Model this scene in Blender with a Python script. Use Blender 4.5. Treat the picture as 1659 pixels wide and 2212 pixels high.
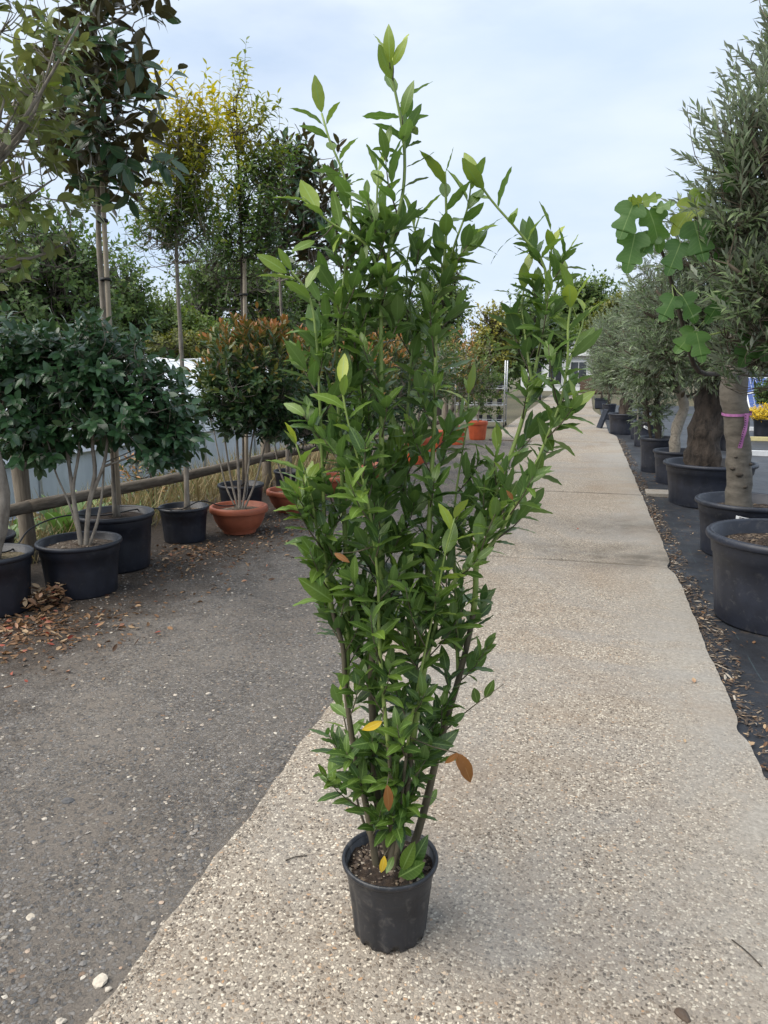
import bpy, bmesh, math
import numpy as np
from mathutils import Vector, Matrix

# ------------------------------------------------------------------ scene, camera, light
for o in list(bpy.data.objects):
    bpy.data.objects.remove(o)
SC = bpy.context.scene
COL = SC.collection
W, H, FPX = 1659.0, 2212.0, 1598.0          # pixel frame used for measuring the photograph
PITCH, YAW, EYE = math.radians(11.0), math.radians(15.1), 1.55

cam_data = bpy.data.cameras.new('camera')
cam_data.sensor_fit = 'VERTICAL'
cam_data.sensor_height = 36.0
cam_data.lens = FPX / H * 36.0
cam_data.clip_start = 0.05
cam_data.clip_end = 2000.0
cam = bpy.data.objects.new('camera', cam_data)
COL.objects.link(cam)
cam.location = (0, 0, EYE)
cam.rotation_euler = (math.pi / 2 - PITCH, 0, YAW)
SC.camera = cam

SUN_EL, SUN_AZ = math.radians(52), math.radians(-125)   # azimuth from +Y towards +X: behind the camera, to the left
world = bpy.data.worlds.new('World')
SC.world = world
world.use_nodes = True
nt = world.node_tree
nt.nodes.clear()
wo = nt.nodes.new('ShaderNodeOutputWorld')
sky = nt.nodes.new('ShaderNodeTexSky')
sky.sky_type = 'NISHITA'
sky.sun_disc = False
sky.sun_elevation = SUN_EL
sky.sun_rotation = SUN_AZ
sky.air_density = 1.0
sky.dust_density = 1.5
bg1 = nt.nodes.new('ShaderNodeBackground')
bg1.inputs[1].default_value = 0.13
nt.links.new(sky.outputs[0], bg1.inputs[0])
bg2 = nt.nodes.new('ShaderNodeBackground')
bg2.inputs[1].default_value = 0.73
tcw = nt.nodes.new('ShaderNodeTexCoord')
mpw = nt.nodes.new('ShaderNodeMapping')
mpw.inputs['Scale'].default_value = (1.0, 1.0, 2.6)
nt.links.new(tcw.outputs['Generated'], mpw.inputs[0])
nz1 = nt.nodes.new('ShaderNodeTexNoise')
nz1.inputs['Scale'].default_value = 2.1
nz1.inputs['Detail'].default_value = 6.0
nz1.inputs['Roughness'].default_value = 0.52
nt.links.new(mpw.outputs[0], nz1.inputs['Vector'])
nz2 = nt.nodes.new('ShaderNodeTexNoise')
nz2.inputs['Scale'].default_value = 3.4
nz2.inputs['Detail'].default_value = 5.0
mpw2 = nt.nodes.new('ShaderNodeMapping')
mpw2.inputs['Location'].default_value = (3.1, 1.7, 0.4)
mpw2.inputs['Scale'].default_value = (1.0, 1.0, 3.2)
nt.links.new(tcw.outputs['Generated'], mpw2.inputs[0])
nt.links.new(mpw2.outputs[0], nz2.inputs['Vector'])
crw = nt.nodes.new('ShaderNodeValToRGB')
crw.color_ramp.elements[0].position = 0.30
crw.color_ramp.elements[0].color = (0.62, 0.75, 0.94, 1)
crw.color_ramp.elements[1].position = 0.72
crw.color_ramp.elements[1].color = (0.80, 0.89, 1.0, 1)
nt.links.new(nz2.outputs['Fac'], crw.inputs[0])
nt.links.new(crw.outputs[0], bg2.inputs[0])
mrw = nt.nodes.new('ShaderNodeMapRange')
mrw.inputs['From Min'].default_value = 0.28
mrw.inputs['From Max'].default_value = 0.46
mrw.inputs['To Min'].default_value = 0.62
mrw.inputs['To Max'].default_value = 1.0
nt.links.new(nz1.outputs['Fac'], mrw.inputs[0])
mxw = nt.nodes.new('ShaderNodeMixShader')
nt.links.new(mrw.outputs[0], mxw.inputs[0])
nt.links.new(bg1.outputs[0], mxw.inputs[1])
nt.links.new(bg2.outputs[0], mxw.inputs[2])
nt.links.new(mxw.outputs[0], wo.inputs[0])

sun_data = bpy.data.lights.new('sun', 'SUN')
sun_data.energy = 3.2
sun_data.angle = math.radians(65)
sun_data.color = (1.0, 0.93, 0.83)
sun = bpy.data.objects.new('sun', sun_data)
COL.objects.link(sun)
sd = Vector((math.sin(SUN_AZ) * math.cos(SUN_EL), math.cos(SUN_AZ) * math.cos(SUN_EL), math.sin(SUN_EL)))
sun.rotation_euler = sd.to_track_quat('Z', 'Y').to_euler()
sun.location = sd * 30

SC.render.engine = 'CYCLES'
SC.view_settings.view_transform = 'Standard'
SC.view_settings.look = 'None'
SC.view_settings.exposure = 0.6
SC.view_settings.gamma = 1.0
SC.view_settings.use_curve_mapping = False

# ------------------------------------------------------------------ measuring helpers (pixel -> point on ground / at a known distance)
FW = np.array([-math.sin(YAW) * math.cos(PITCH), math.cos(YAW) * math.cos(PITCH), -math.sin(PITCH)])
RT = np.array([math.cos(YAW), math.sin(YAW), 0.0])
UP = np.cross(RT, FW)
CAM = np.array([0, 0, EYE])
FH = np.array([-math.sin(YAW), math.cos(YAW), 0.0])
def ray(x, y): return FW * FPX + RT * (x - W / 2) - UP * (y - H / 2)
def gnd(x, y, z=0.0):
    d = ray(x, y)
    return CAM + d * ((z - EYE) / d[2])
def at(x, y, ref, off=0.0):                    # point on the pixel's ray as far ahead as ref (+off metres)
    d = ray(x, y)
    t = ((np.array([ref[0], ref[1], 0]) - [0, 0, 0]) @ FH + off) / (d @ FH)
    return CAM + d * t
def ppm(p):                                     # pixels per metre at p
    return FPX / ((np.array(p) - CAM) @ FW)

# ------------------------------------------------------------------ mesh helpers
def nrm(a):
    return a / np.maximum(np.linalg.norm(a, axis=-1, keepdims=True), 1e-9)

class Geo:
    def __init__(s):
        s.v = []; s.q = []; s.t = []; s.c = []; s.n = 0
    def add(s, V, Q=None, T=None, C=None):
        V = np.asarray(V, float).reshape(-1, 3)
        if Q is not None and len(Q): s.q.append(np.asarray(Q, int) + s.n)
        if T is not None and len(T): s.t.append(np.asarray(T, int) + s.n)
        if C is None: C = np.zeros((len(V), 3))
        s.v.append(V); s.c.append(np.asarray(C, float)); s.n += len(V)
        return s
    def mesh(s, name, origin=(0, 0, 0), smooth=True):
        V = np.concatenate(s.v) - np.asarray(origin)
        C = np.concatenate(s.c)
        Q = np.concatenate(s.q) if s.q else np.zeros((0, 4), int)
        T = np.concatenate(s.t) if s.t else np.zeros((0, 3), int)
        me = bpy.data.meshes.new(name)
        me.vertices.add(len(V))
        me.vertices.foreach_set('co', V.astype(np.float32).ravel())
        lo = np.concatenate([Q.ravel(), T.ravel()]).astype(np.int32)
        me.loops.add(len(lo))
        me.loops.foreach_set('vertex_index', lo)
        st = np.concatenate([np.arange(len(Q)) * 4, len(Q) * 4 + np.arange(len(T)) * 3]).astype(np.int32)
        me.polygons.add(len(st))
        me.polygons.foreach_set('loop_start', st)
        me.polygons.foreach_set('use_smooth', np.full(len(st), smooth))
        me.update(calc_edges=True)
        a = me.attributes.new('lc', 'FLOAT_COLOR', 'POINT')
        a.data.foreach_set('color', np.hstack([C, np.ones((len(C), 1))]).astype(np.float32).ravel())
        return me

def link(name, me, mat, parent=None, loc=(0, 0, 0)):
    o = bpy.data.objects.new(name, me)
    if mat is not None and not me.materials: me.materials.append(mat)
    COL.objects.link(o)
    o.parent = parent
    o.location = loc
    o.color = (0, 0, 0, 1)
    return o
def wpos(o):
    p = Vector((0, 0, 0))
    while o is not None:
        p += o.location; o = o.parent
    return p
def build(geo, name, mat, parent=None, smooth=True, kind=None):     # world-space geometry -> object under parent
    org = wpos(parent) if parent else Vector((0, 0, 0))
    o = link(name, geo.mesh(name, org, smooth), mat, parent)
    if kind: o['kind'] = kind
    return o
def tag(o, label=None, cat=None, group=None, kind=None):
    if label: o['label'] = label
    if cat: o['category'] = cat
    if group: o['group'] = group
    if kind: o['kind'] = kind
    return o
def thing(name, loc, label, cat, group=None):
    o = bpy.data.objects.new(name, None)
    COL.objects.link(o)
    o.location = [float(c) for c in loc]
    o.empty_display_size = 0.1
    return tag(o, label, cat, group)

def tube(geo, P, R, n=6, rnd=0.0, cap=True):
    P = np.asarray(P, float); m = len(P)
    R = np.broadcast_to(np.asarray(R, float), (m,))
    T = nrm(np.gradient(P, axis=0))
    ref = np.array([1.0, 0.13, 0.07]) if abs(T[0][0]) < 0.8 else np.array([0.1, 1.0, 0.05])
    A = nrm(np.cross(T, ref)); B = np.cross(T, A)
    th = np.arange(n) / n * 2 * math.pi
    V = P[:, None] + R[:, None, None] * (np.cos(th)[None, :, None] * A[:, None] + np.sin(th)[None, :, None] * B[:, None])
    i = np.arange(m - 1)[:, None] * n; j = np.arange(n)[None]; k = (j + 1) % n
    Q = np.stack([i + j, i + k, i + n + k, i + n + j], -1).reshape(-1, 4)
    Vf = V.reshape(-1, 3)
    C = np.zeros((len(Vf), 3)); C[:, 0] = rnd
    C[:, 2] = np.repeat(np.linspace(0, 1, m), n)
    Tt = None
    if cap:
        Vf = np.vstack([Vf, P[-1:] + T[-1:] * R[-1] * 0.4, P[:1]])
        C = np.vstack([C, C[-1:], C[:1]])
        e = m * n; b = (m - 1) * n
        Tt = [[b + a, b + (a + 1) % n, e] for a in range(n)] + [[(a + 1) % n, a, e + 1] for a in range(n)]
    geo.add(Vf, Q, Tt, C)

def spline(P, m):
    P = np.asarray(P, float)
    if len(P) == 2: return P[0] + np.linspace(0, 1, m)[:, None] * (P[1] - P[0])
    d = np.r_[0, np.cumsum(np.linalg.norm(np.diff(P, axis=0), axis=1))]
    t = np.linspace(0, d[-1], m)
    G = np.gradient(P, d, axis=0)
    k = np.clip(np.searchsorted(d, t, side='right') - 1, 0, len(P) - 2)
    h = (d[k + 1] - d[k]); u = ((t - d[k]) / h)[:, None]; h = h[:, None]
    return ((2*u**3 - 3*u**2 + 1) * P[k] + (u**3 - 2*u**2 + u) * h * G[k] + (-2*u**3 + 3*u**2) * P[k+1] + (u**3 - u**2) * h * G[k+1])

def box(geo, c, s, R=None, rnd=0.0, bev=0.0):
    c = np.asarray(c, float); s = np.asarray(s, float) / 2
    if bev <= 0:
        V = np.array([[x, y, z] for z in (-1, 1) for y in (-1, 1) for x in (-1, 1)]) * s
        Q = [[0, 2, 3, 1], [4, 5, 7, 6], [0, 1, 5, 4], [2, 6, 7, 3], [0, 4, 6, 2], [1, 3, 7, 5]]
    else:
        xy = [(-1, -1), (1, -1), (1, 1), (-1, 1)]
        ring = []
        for z, ins in ((-1, bev), (-1 + bev / s[2], 0), (1 - bev / s[2], 0), (1, bev)):
            for x, y in xy: ring.append([x * (s[0] - ins), y * (s[1] - ins), z * s[2]])
        V = np.array(ring)
        Q = [[3, 2, 1, 0], [12, 13, 14, 15]]
        for l in range(3):
            for a in range(4):
                b = (a + 1) % 4
                Q.append([l*4 + a, l*4 + b, l*4 + 4 + b, l*4 + 4 + a])
    if R is not None: V = V @ np.asarray(R).T
    C = np.zeros((len(V), 3)); C[:, 0] = rnd
    geo.add(V + c, Q, None, C)
    return geo

def rotz(a):
    c, s = math.cos(a), math.sin(a)
    return np.array([[c, -s, 0], [s, c, 0], [0, 0, 1]])

def lathe(geo, prof, c, n=40, mod=None, close=False):
    prof = np.asarray(prof, float); m = len(prof)
    th = np.arange(n) / n * 2 * math.pi
    R = np.repeat(prof[:, :1], n, 1); Z = np.repeat(prof[:, 1:2], n, 1)
    if mod is not None:
        R, Z = mod(R, Z, np.repeat(th[None], m, 0))
    V = np.stack([R * np.cos(th), R * np.sin(th), Z], -1).reshape(-1, 3) + np.asarray(c)
    mm = m if close else m - 1
    i = np.arange(mm)[:, None]; j = np.arange(n)[None]; k = (j + 1) % n; i2 = (i + 1) % m
    Q = np.stack([i*n + j, i*n + k, i2*n + k, i2*n + j], -1).reshape(-1, 4)
    C = np.zeros((len(V), 3)); C[:, 2] = np.repeat((prof[:, 1] - prof[:, 1].min()) / max(np.ptp(prof[:, 1]), 1e-6), n)
    geo.add(V, Q, None, C)
    return geo

# ------------------------------------------------------------------ leaves
def leaf_t(rows=(0, .25, .6, 1), width=.36, fold=.2, curl=.15, wave=0.0, wk=9.0, ph=0.0, pw=.75, skew=.9, twist=0.0):
    V = []; C = []; idx = []
    for t in rows:
        w = width / 2 * max(math.sin(math.pi * min(t ** skew, 1.0)), 0) ** pw
        z = -curl * t * t
        if t <= 0 or t >= 1:
            V.append([0, t, z]); C.append([0, 0, t]); idx.append([len(V) - 1]); continue
        wl = wave * math.sin(wk * t * 6.28 + ph); wr = wave * math.sin(wk * t * 6.28 + ph + 2.1)
        a = twist * t
        V += [[-w, t, z + fold * w + wl + a * w], [0, t, z], [w, t, z + fold * w + wr - a * w]]
        C += [[0, -1, t], [0, 0, t], [0, 1, t]]
        idx.append([len(V) - 3, len(V) - 2, len(V) - 1])
    Q = []; T = []
    for a, b in zip(idx[:-1], idx[1:]):
        if len(a) == 1: T += [[a[0], b[1], b[0]], [a[0], b[2], b[1]]]
        elif len(b) == 1: T += [[a[0], a[1], b[0]], [a[1], a[2], b[0]]]
        else: Q += [[a[0], a[1], b[1], b[0]], [a[1], a[2], b[2], b[1]]]
    return np.array(V, float), np.array(Q, int).reshape(-1, 4), np.array(T, int).reshape(-1, 3), np.array(C, float)

def strip_leaf(half, curl=.15, fold=.15):        # lobed leaf from a half outline of (x, y)
    V = []; C = []
    for x, y in half:
        z = -curl * max(y, 0) ** 2; w1 = .05 * math.sin(y * 9) * x * 2.5; w2 = .05 * math.sin(y * 8 + 1.5) * x * 2.5
        V += [[-x, y, z + fold * x - .5 * fold * x * x * 4 + w1], [0, max(y, 0.0), z], [x, y, z + fold * x - .5 * fold * x * x * 4 + w2]]
        C += [[0, -1, y], [0, 0, y], [0, 1, y]]
    Q = []
    for i in range(len(half) - 1):
        a = i * 3; b = a + 3
        Q += [[a, a + 1, b + 1, b], [a + 1, a + 2, b + 2, b + 1]]
    return np.array(V, float), np.array(Q, int), np.zeros((0, 3), int), np.array(C, float)

def frames(D, N):
    Y = nrm(D)
    X = nrm(np.cross(Y, N))
    Z = np.cross(X, Y)
    return np.stack([X, Y, Z], -1)

def scatter(geo, tpls, P, D, N, S, rnd):
    if len(P) == 0: return
    R = frames(D, N)
    pick = np.arange(len(P)) % len(tpls)
    for k, (V, Q, T, C) in enumerate(tpls):
        m = pick == k
        n = int(m.sum())
        if n == 0: continue
        X = np.einsum('nij,vj->nvi', R[m], V) * S[m][:, None, None] + P[m][:, None]
        off = (np.arange(n) * len(V))[:, None, None]
        CC = np.repeat(C[None], n, 0); CC[..., 0] = rnd[m][:, None]
        geo.add(X.reshape(-1, 3), (Q[None] + off).reshape(-1, 4) if len(Q) else None,
                (T[None] + off).reshape(-1, 3) if len(T) else None, CC.reshape(-1, 3))

def leaves_on_twigs(rs, P0, D, L, K, length, spread=50, droop=.1, upmix=.3, t0=.15, jit=.25, lvar=.25, tipsmall=.25):
    n = len(P0)
    t = t0 + (1 - t0) * (np.arange(K) + rs.random((n, K)) * .6) / K
    t = np.clip(t, 0, 1)
    ph = rs.random((n, 1)) * 6.28 + np.arange(K)[None] * 2.4
    d = nrm(D)
    a = nrm(np.cross(d, np.array([.31, .17, .93]))); b = np.cross(d, a)
    side = np.cos(ph)[..., None] * a[:, None] + np.sin(ph)[..., None] * b[:, None]
    A = np.radians(spread) * (1 - .45 * t) * (1 + (rs.random((n, K)) - .5) * .5)
    LD = np.cos(A)[..., None] * d[:, None] + np.sin(A)[..., None] * side
    LD = nrm(LD + (rs.random((n, K, 3)) - .5) * jit - np.array([0, 0, droop]))
    NN = d[:, None] * (1 - upmix) + np.array([0, 0, upmix]) + (rs.random((n, K, 3)) - .5) * jit
    P = P0[:, None] + d[:, None] * (L[:, None] * t)[..., None]
    S = length * (1 + (rs.random((n, K)) - .5) * 2 * lvar) * (1 - tipsmall * np.maximum(0, t - .6) / .4)
    return P.reshape(-1, 3), LD.reshape(-1, 3), NN.reshape(-1, 3), S.ravel(), t.ravel()

def lobe_points(rs, lobes, n, inner=.45, rough=.22):
    vol = np.array([np.prod(l[1]) ** .8 for l in lobes]); vol = vol / vol.sum()
    k = rs.choice(len(lobes), n, p=vol)
    c = np.array([l[0] for l in lobes])[k]; r = np.array([l[1] for l in lobes])[k]
    u = nrm(rs.normal(size=(n, 3)))
    rad = (inner ** 2 + (1 - inner ** 2) * rs.random(n)) ** .5
    rad = rad * (1 + rough * (rs.random(n) - .5))
    P = c + u * r * rad[:, None]
    return P, u, rad

def split_leaves(root, name, tpl_meshes, tpls, P, D, N, S, rnd, mat, n_single, score=None, crown='crown'):
    """the leaves that show largest become objects of their own, the rest one crown mesh"""
    if n_single:
        sc = np.linalg.norm(P - CAM, axis=1) / S if score is None else score
        order = np.argsort(sc)
        one = order[:n_single]; rest = order[n_single:]
        R = frames(D[one], N[one])
        org = np.array(wpos(root))
        for i, q in enumerate(one):
            o = link(name, tpl_meshes[i % len(tpl_meshes)], mat, root)
            M = Matrix(R[i].tolist()).to_4x4()
            o.matrix_local = Matrix.Translation(Vector((P[q] - org).tolist())) @ M @ Matrix.Scale(float(S[q]), 4)
            o.color = (float(rnd[q]), 0, 0, 1)
    else:
        rest = np.arange(len(P))
    g = Geo()
    scatter(g, tpls, P[rest], D[rest], N[rest], S[rest], rnd[rest])
    return build(g, crown, mat, root, kind='stuff')

def tpl_mesh(name, tpls, mat):
    out = []
    for V, Q, T, C in tpls:
        me = Geo().add(V, Q, T, C).mesh(name)
        me.materials.append(mat)
        out.append(me)
    return out

# ------------------------------------------------------------------ materials
def new_mat(name):
    m = bpy.data.materials.new(name); m.use_nodes = True
    t = m.node_tree
    return m, t, t.nodes['Principled BSDF'], t.nodes['Material Output']
def nd(t, typ, **kw):
    n = t.nodes.new(typ)
    for k, v in kw.items():
        if hasattr(n, k) and k not in n.inputs: setattr(n, k, v)
        else: n.inputs[k].default_value = v
    return n
def ramp(t, src, stops, interp='LINEAR'):
    r = t.nodes.new('ShaderNodeValToRGB')
    r.color_ramp.interpolation = interp
    e = r.color_ramp.elements
    while len(e) < len(stops): e.new(0.5)
    for i, (p, c) in enumerate(stops):
        e[i].position = p
        e[i].color = (*(c if isinstance(c, (tuple, list)) else (c, c, c)), 1)
    if src is not None: t.links.new(src, r.inputs[0])
    return r.outputs[0]
def math_(t, op, a, b=None, c=None, clamp=False):
    n = t.nodes.new('ShaderNodeMath'); n.operation = op; n.use_clamp = clamp
    for i, v in enumerate((a, b, c)):
        if v is None: continue
        if isinstance(v, (int, float)): n.inputs[i].default_value = v
        else: t.links.new(v, n.inputs[i])
    return n.outputs[0]
def mixc(t, fac, a, b, blend='MIX'):
    n = t.nodes.new('ShaderNodeMix'); n.data_type = 'RGBA'; n.blend_type = blend
    for s, v in ((n.inputs[0], fac), (n.inputs[6], a), (n.inputs[7], b)):
        if isinstance(v, (int, float)): s.default_value = v
        elif isinstance(v, tuple): s.default_value = (*v, 1)
        else: t.links.new(v, s)
    return n.outputs[2]
def noise(t, vec, scale, detail=4.0, rough=.55, dist=0.0):
    n = t.nodes.new('ShaderNodeTexNoise')
    n.inputs['Scale'].default_value = scale; n.inputs['Detail'].default_value = detail
    n.inputs['Roughness'].default_value = rough; n.inputs['Distortion'].default_value = dist
    if vec is not None: t.links.new(vec, n.inputs['Vector'])
    return n.outputs['Fac']
def voro(t, vec, scale, feature='F1', rnd=1.0):
    n = t.nodes.new('ShaderNodeTexVoronoi'); n.feature = feature
    n.inputs['Scale'].default_value = scale; n.inputs['Randomness'].default_value = rnd
    t.links.new(vec, n.inputs['Vector'])
    return n
def bump(t, hgt, strength, dist, bsdf, prev=None):
    b = t.nodes.new('ShaderNodeBump')
    b.inputs['Strength'].default_value = strength; b.inputs['Distance'].default_value = dist
    t.links.new(hgt, b.inputs['Height'])
    if prev is not None: t.links.new(prev, b.inputs['Normal'])
    if bsdf is not None: t.links.new(b.outputs[0], bsdf.inputs['Normal'])
    return b.outputs[0]
def wpos_node(t):
    return t.nodes.new('ShaderNodeNewGeometry').outputs['Position']
def maprange(t, v, a, b, c=0.0, d=1.0):
    n = t.nodes.new('ShaderNodeMapRange')
    for k, x in (('From Min', a), ('From Max', b), ('To Min', c), ('To Max', d)): n.inputs[k].default_value = x
    t.links.new(v, n.inputs[0])
    return n.outputs[0]

def leaf_mat(name, stops, back=None, rough=.38, vein=(.3, .42, .16), veinw=.10, veinmix=.55, transl=.22, backmix=1.0, sideveins=0.0, tcol=None, spec=.5):
    m, t, b, out = new_mat(name)
    at_ = nd(t, 'ShaderNodeAttribute', attribute_name='lc')
    sp = t.nodes.new('ShaderNodeSeparateColor'); t.links.new(at_.outputs['Color'], sp.inputs[0])
    oi = t.nodes.new('ShaderNodeObjectInfo')
    so = t.nodes.new('ShaderNodeSeparateColor'); t.links.new(oi.outputs['Color'], so.inputs[0])
    r = math_(t, 'ADD', sp.outputs[0], so.outputs[0])
    pos = wpos_node(t)
    nz = noise(t, pos, 34.0, 3)
    r2 = math_(t, 'ADD', r, math_(t, 'MULTIPLY', math_(t, 'SUBTRACT', nz, .5), .14), clamp=True)
    col = ramp(t, r2, stops)
    ab = math_(t, 'ABSOLUTE', sp.outputs[1])
    vm = maprange(t, ab, veinw * .35, veinw, 1, 0)
    if sideveins:
        w = math_(t, 'SINE', math_(t, 'ADD', math_(t, 'MULTIPLY', sp.outputs[2], 62.0), math_(t, 'MULTIPLY', ab, -9.0)))
        sv = maprange(t, w, .72, 1.0, 0, sideveins)
        vm = math_(t, 'MAXIMUM', vm, sv)
    col = mixc(t, math_(t, 'MULTIPLY', vm, veinmix), col, vein)
    if back is not None:
        g = t.nodes.new('ShaderNodeNewGeometry')
        col = mixc(t, math_(t, 'MULTIPLY', g.outputs['Backfacing'], backmix), col, back)
    t.links.new(col, b.inputs['Base Color'])
    b.inputs['Roughness'].default_value = rough
    b.inputs['Specular IOR Level'].default_value = spec
    tr = t.nodes.new('ShaderNodeBsdfTranslucent')
    if tcol is None:
        h = nd(t, 'ShaderNodeHueSaturation', Saturation=1.15, Value=1.5); t.links.new(col, h.inputs['Color']); t.links.new(h.outputs[0], tr.inputs[0])
    else:
        tr.inputs[0].default_value = (*tcol, 1)
    mx = t.nodes.new('ShaderNodeMixShader'); mx.inputs[0].default_value = transl
    t.links.new(b.outputs[0], mx.inputs[1]); t.links.new(tr.outputs[0], mx.inputs[2])
    t.links.new(mx.outputs[0], out.inputs[0])
    return m

M = {}
M['laurel'] = leaf_mat('laurel_leaf', [(0, (0.0224, 0.0512, 0.013)), (.30, (0.0504, 0.102, 0.02)), (.6, (0.115, 0.189, 0.028)), (.85, (0.231, 0.311, 0.038)), (1, (0.35, 0.403, 0.045))],
                       back=(.11, .19, .07), backmix=.55, rough=.42, vein=(.26, .38, .12), veinw=.13, veinmix=.6, transl=.26, sideveins=.28)
M['camellia'] = leaf_mat('camellia_leaf', [(0, (0.0182, 0.0468, 0.0252)), (.6, (0.0494, 0.114, 0.0408)), (.9, (0.0858, 0.169, 0.048)), (1, (0.221, 0.312, 0.048))], back=(.07, .115, .045), backmix=.8, rough=.30, vein=(.08, .14, .06), veinmix=.4, transl=.15, spec=.5)
M['magnolia'] = leaf_mat('magnolia_leaf', [(0, (0.0234, 0.0546, 0.0264)), (.7, (0.0546, 0.114, 0.0456)), (1, (0.091, 0.15, 0.048))], back=(.125, .066, .028), backmix=.6, rough=.28, vein=(.13, .18, .07), veinmix=.5, transl=.10, spec=.55)
M['privet'] = leaf_mat('privet_leaf', [(0, (0.0437, 0.0862, 0.0286)), (.42, (0.0978, 0.161, 0.0374)), (.66, (0.276, 0.287, 0.044)), (1, (0.598, 0.483, 0.066))], rough=.40, veinmix=.25, transl=.34)
M['loose'] = leaf_mat('bronze_green_leaf', [(0, (0.0633, 0.0952, 0.0286)), (.5, (0.127, 0.168, 0.0385)), (.88, (0.23, 0.246, 0.055)), (1, (0.322, 0.112, 0.044))], back=(.16, .17, .075), backmix=.6, rough=.42, veinmix=.3, transl=.36)
M['photinia'] = leaf_mat('photinia_leaf', [(0, (0.0207, 0.05, 0.0231)), (.48, (0.0552, 0.112, 0.0352)), (.66, (0.161, 0.163, 0.0308)), (.80, (0.345, 0.169, 0.044)), (1, (0.46, 0.175, 0.055))], rough=.36, back=(.10, .13, .06), backmix=.35, vein=(.15, .19, .07), veinmix=.35, transl=.2)
M['olive'] = leaf_mat('olive_leaf', [(0, (0.0522, 0.081, 0.0357)), (.5, (0.109, 0.157, 0.0697)), (1, (0.209, 0.27, 0.119))], back=(.26, .29, .22), backmix=.8, rough=.45, veinmix=.2, transl=.2)
M['fig'] = leaf_mat('fig_leaf', [(0, (.035, .09, .026)), (.5, (.075, .16, .032)), (.85, (.15, .23, .035)), (1, (.29, .31, .035))], back=(.10, .17, .06), backmix=.8, rough=.5, vein=(.24, .34, .12), veinw=.05, veinmix=.6, transl=.34, sideveins=.15)
M['wood_green'] = leaf_mat('broadleaf_foliage', [(0, (0.0405, 0.0728, 0.024)), (.5, (0.0918, 0.15, 0.036)), (1, (0.189, 0.24, 0.0504))], rough=.55, veinmix=0, transl=.3)
M['wood_yellow'] = leaf_mat('yellow_green_foliage', [(0, (0.069, 0.0862, 0.0198)), (.5, (0.172, 0.184, 0.033)), (1, (0.368, 0.31, 0.044))], rough=.55, veinmix=0, transl=.25)
M['weed'] = leaf_mat('weed_leaf', [(0, (.05, .10, .03)), (.6, (.13, .22, .06)), (1, (.24, .33, .11))], rough=.5, vein=(.4, .48, .3), veinmix=.6, transl=.3)
M['drygrass'] = leaf_mat('dry_grass', [(0, (.16, .12, .06)), (.6, (.32, .25, .13)), (1, (.10, .14, .05))], rough=.7, veinmix=0, transl=.2)
M['dead'] = leaf_mat('dead_leaf', [(0, (.06, .03, .015)), (.35, (.14, .07, .032)), (.7, (.25, .14, .065)), (.9, (.42, .30, .18)), (1, (.28, .05, .03))], rough=.65, vein=(.35, .2, .1), veinmix=.3, transl=.12)
M['yellow_leaf'] = leaf_mat('yellowed_leaf', [(0, (.62, .42, .03)), (1, (.7, .5, .05))], rough=.45, vein=(.75, .6, .2), veinmix=.5, transl=.2)
M['brown_leaf'] = leaf_mat('browned_leaf', [(0, (.24, .10, .025)), (1, (.34, .17, .06))], rough=.55, vein=(.4, .24, .1), veinmix=.4, transl=.2)
M['yellow_flower'] = leaf_mat('yellow_petal', [(0, (.6, .42, .02)), (1, (.8, .62, .05))], rough=.5, veinmix=0, transl=.3)

def plain(name, col, rough=.6, var=.25, nscale=20.0, bstr=.0, bdist=.01, bscale=None, metal=0.0, spec=.5, stretch=None, col2=None, dust=None):
    m, t, b, out = new_mat(name)
    tc = t.nodes.new('ShaderNodeTexCoord')
    vec = tc.outputs['Object']
    if stretch:
        mp = nd(t, 'ShaderNodeMapping'); mp.inputs['Scale'].default_value = stretch
        t.links.new(vec, mp.inputs[0]); vec = mp.outputs[0]
    n = noise(t, vec, nscale, 6, .6)
    c2 = col2 if col2 else tuple(min(1, c * (1 + var * 1.6)) for c in col)
    c1 = tuple(c * (1 - var) for c in col)
    cc = ramp(t, n, [(.3, c1), (.7, c2)])
    if dust:
        dn = noise(t, tc.outputs['Object'], dust[1], 7, .7, .6)
        cc = mixc(t, maprange(t, dn, dust[2], dust[2] + .22, 0, dust[3]), cc, dust[0])
    t.links.new(cc, b.inputs['Base Color'])
    b.inputs['Roughness'].default_value = rough; b.inputs['Metallic'].default_value = metal
    b.inputs['Specular IOR Level'].default_value = spec
    if bstr: bump(t, noise(t, vec, bscale or nscale, 8, .65), bstr, bdist, b)
    return m

M['black_pot'] = plain('black_plastic', (.012, .014, .021), .42, .3, 9, .12, .004, 60, dust=((.085, .08, .075), 22, .56, .5))
M['near_pot'] = plain('scuffed_black_plastic', (.016, .018, .023), .38, .3, 12, .15, .002, 90, dust=((.14, .13, .12), 30, .53, .6))
M['blue_pot'] = plain('blue_black_plastic', (.013, .016, .026), .48, .3, 7, .1, .004, 50, dust=((.11, .11, .11), 20, .55, .5))
M['terracotta'] = plain('terracotta_plastic', (.30, .085, .042), .55, .15, 8, .05, .003, 60, dust=((.33, .2, .14), 9, .58, .4))
M['orange_pot'] = plain('orange_plastic', (.46, .085, .028), .5, .15, 8, .05, .003, 60, dust=((.36, .2, .12), 7, .58, .4))
M['soil'] = plain('potting_soil', (.022, .014, .010), .95, .6, 60, .9, .02, 70, col2=(.065, .042, .028))
M['bark_soil'] = plain('bark_topped_soil', (.11, .08, .055), .95, .6, 55, 1.0, .02, 60, col2=(.26, .20, .15))
M['moss_soil'] = plain('mossy_soil', (.13, .12, .06), .95, .5, 40, 1.0, .02, 60, col2=(.24, .19, .12))
M['laurel_bark'] = plain('laurel_bark', (.085, .068, .042), .7, .4, 30, .4, .004, 60, stretch=(1, 1, .25), col2=(.14, .12, .075))
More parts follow.
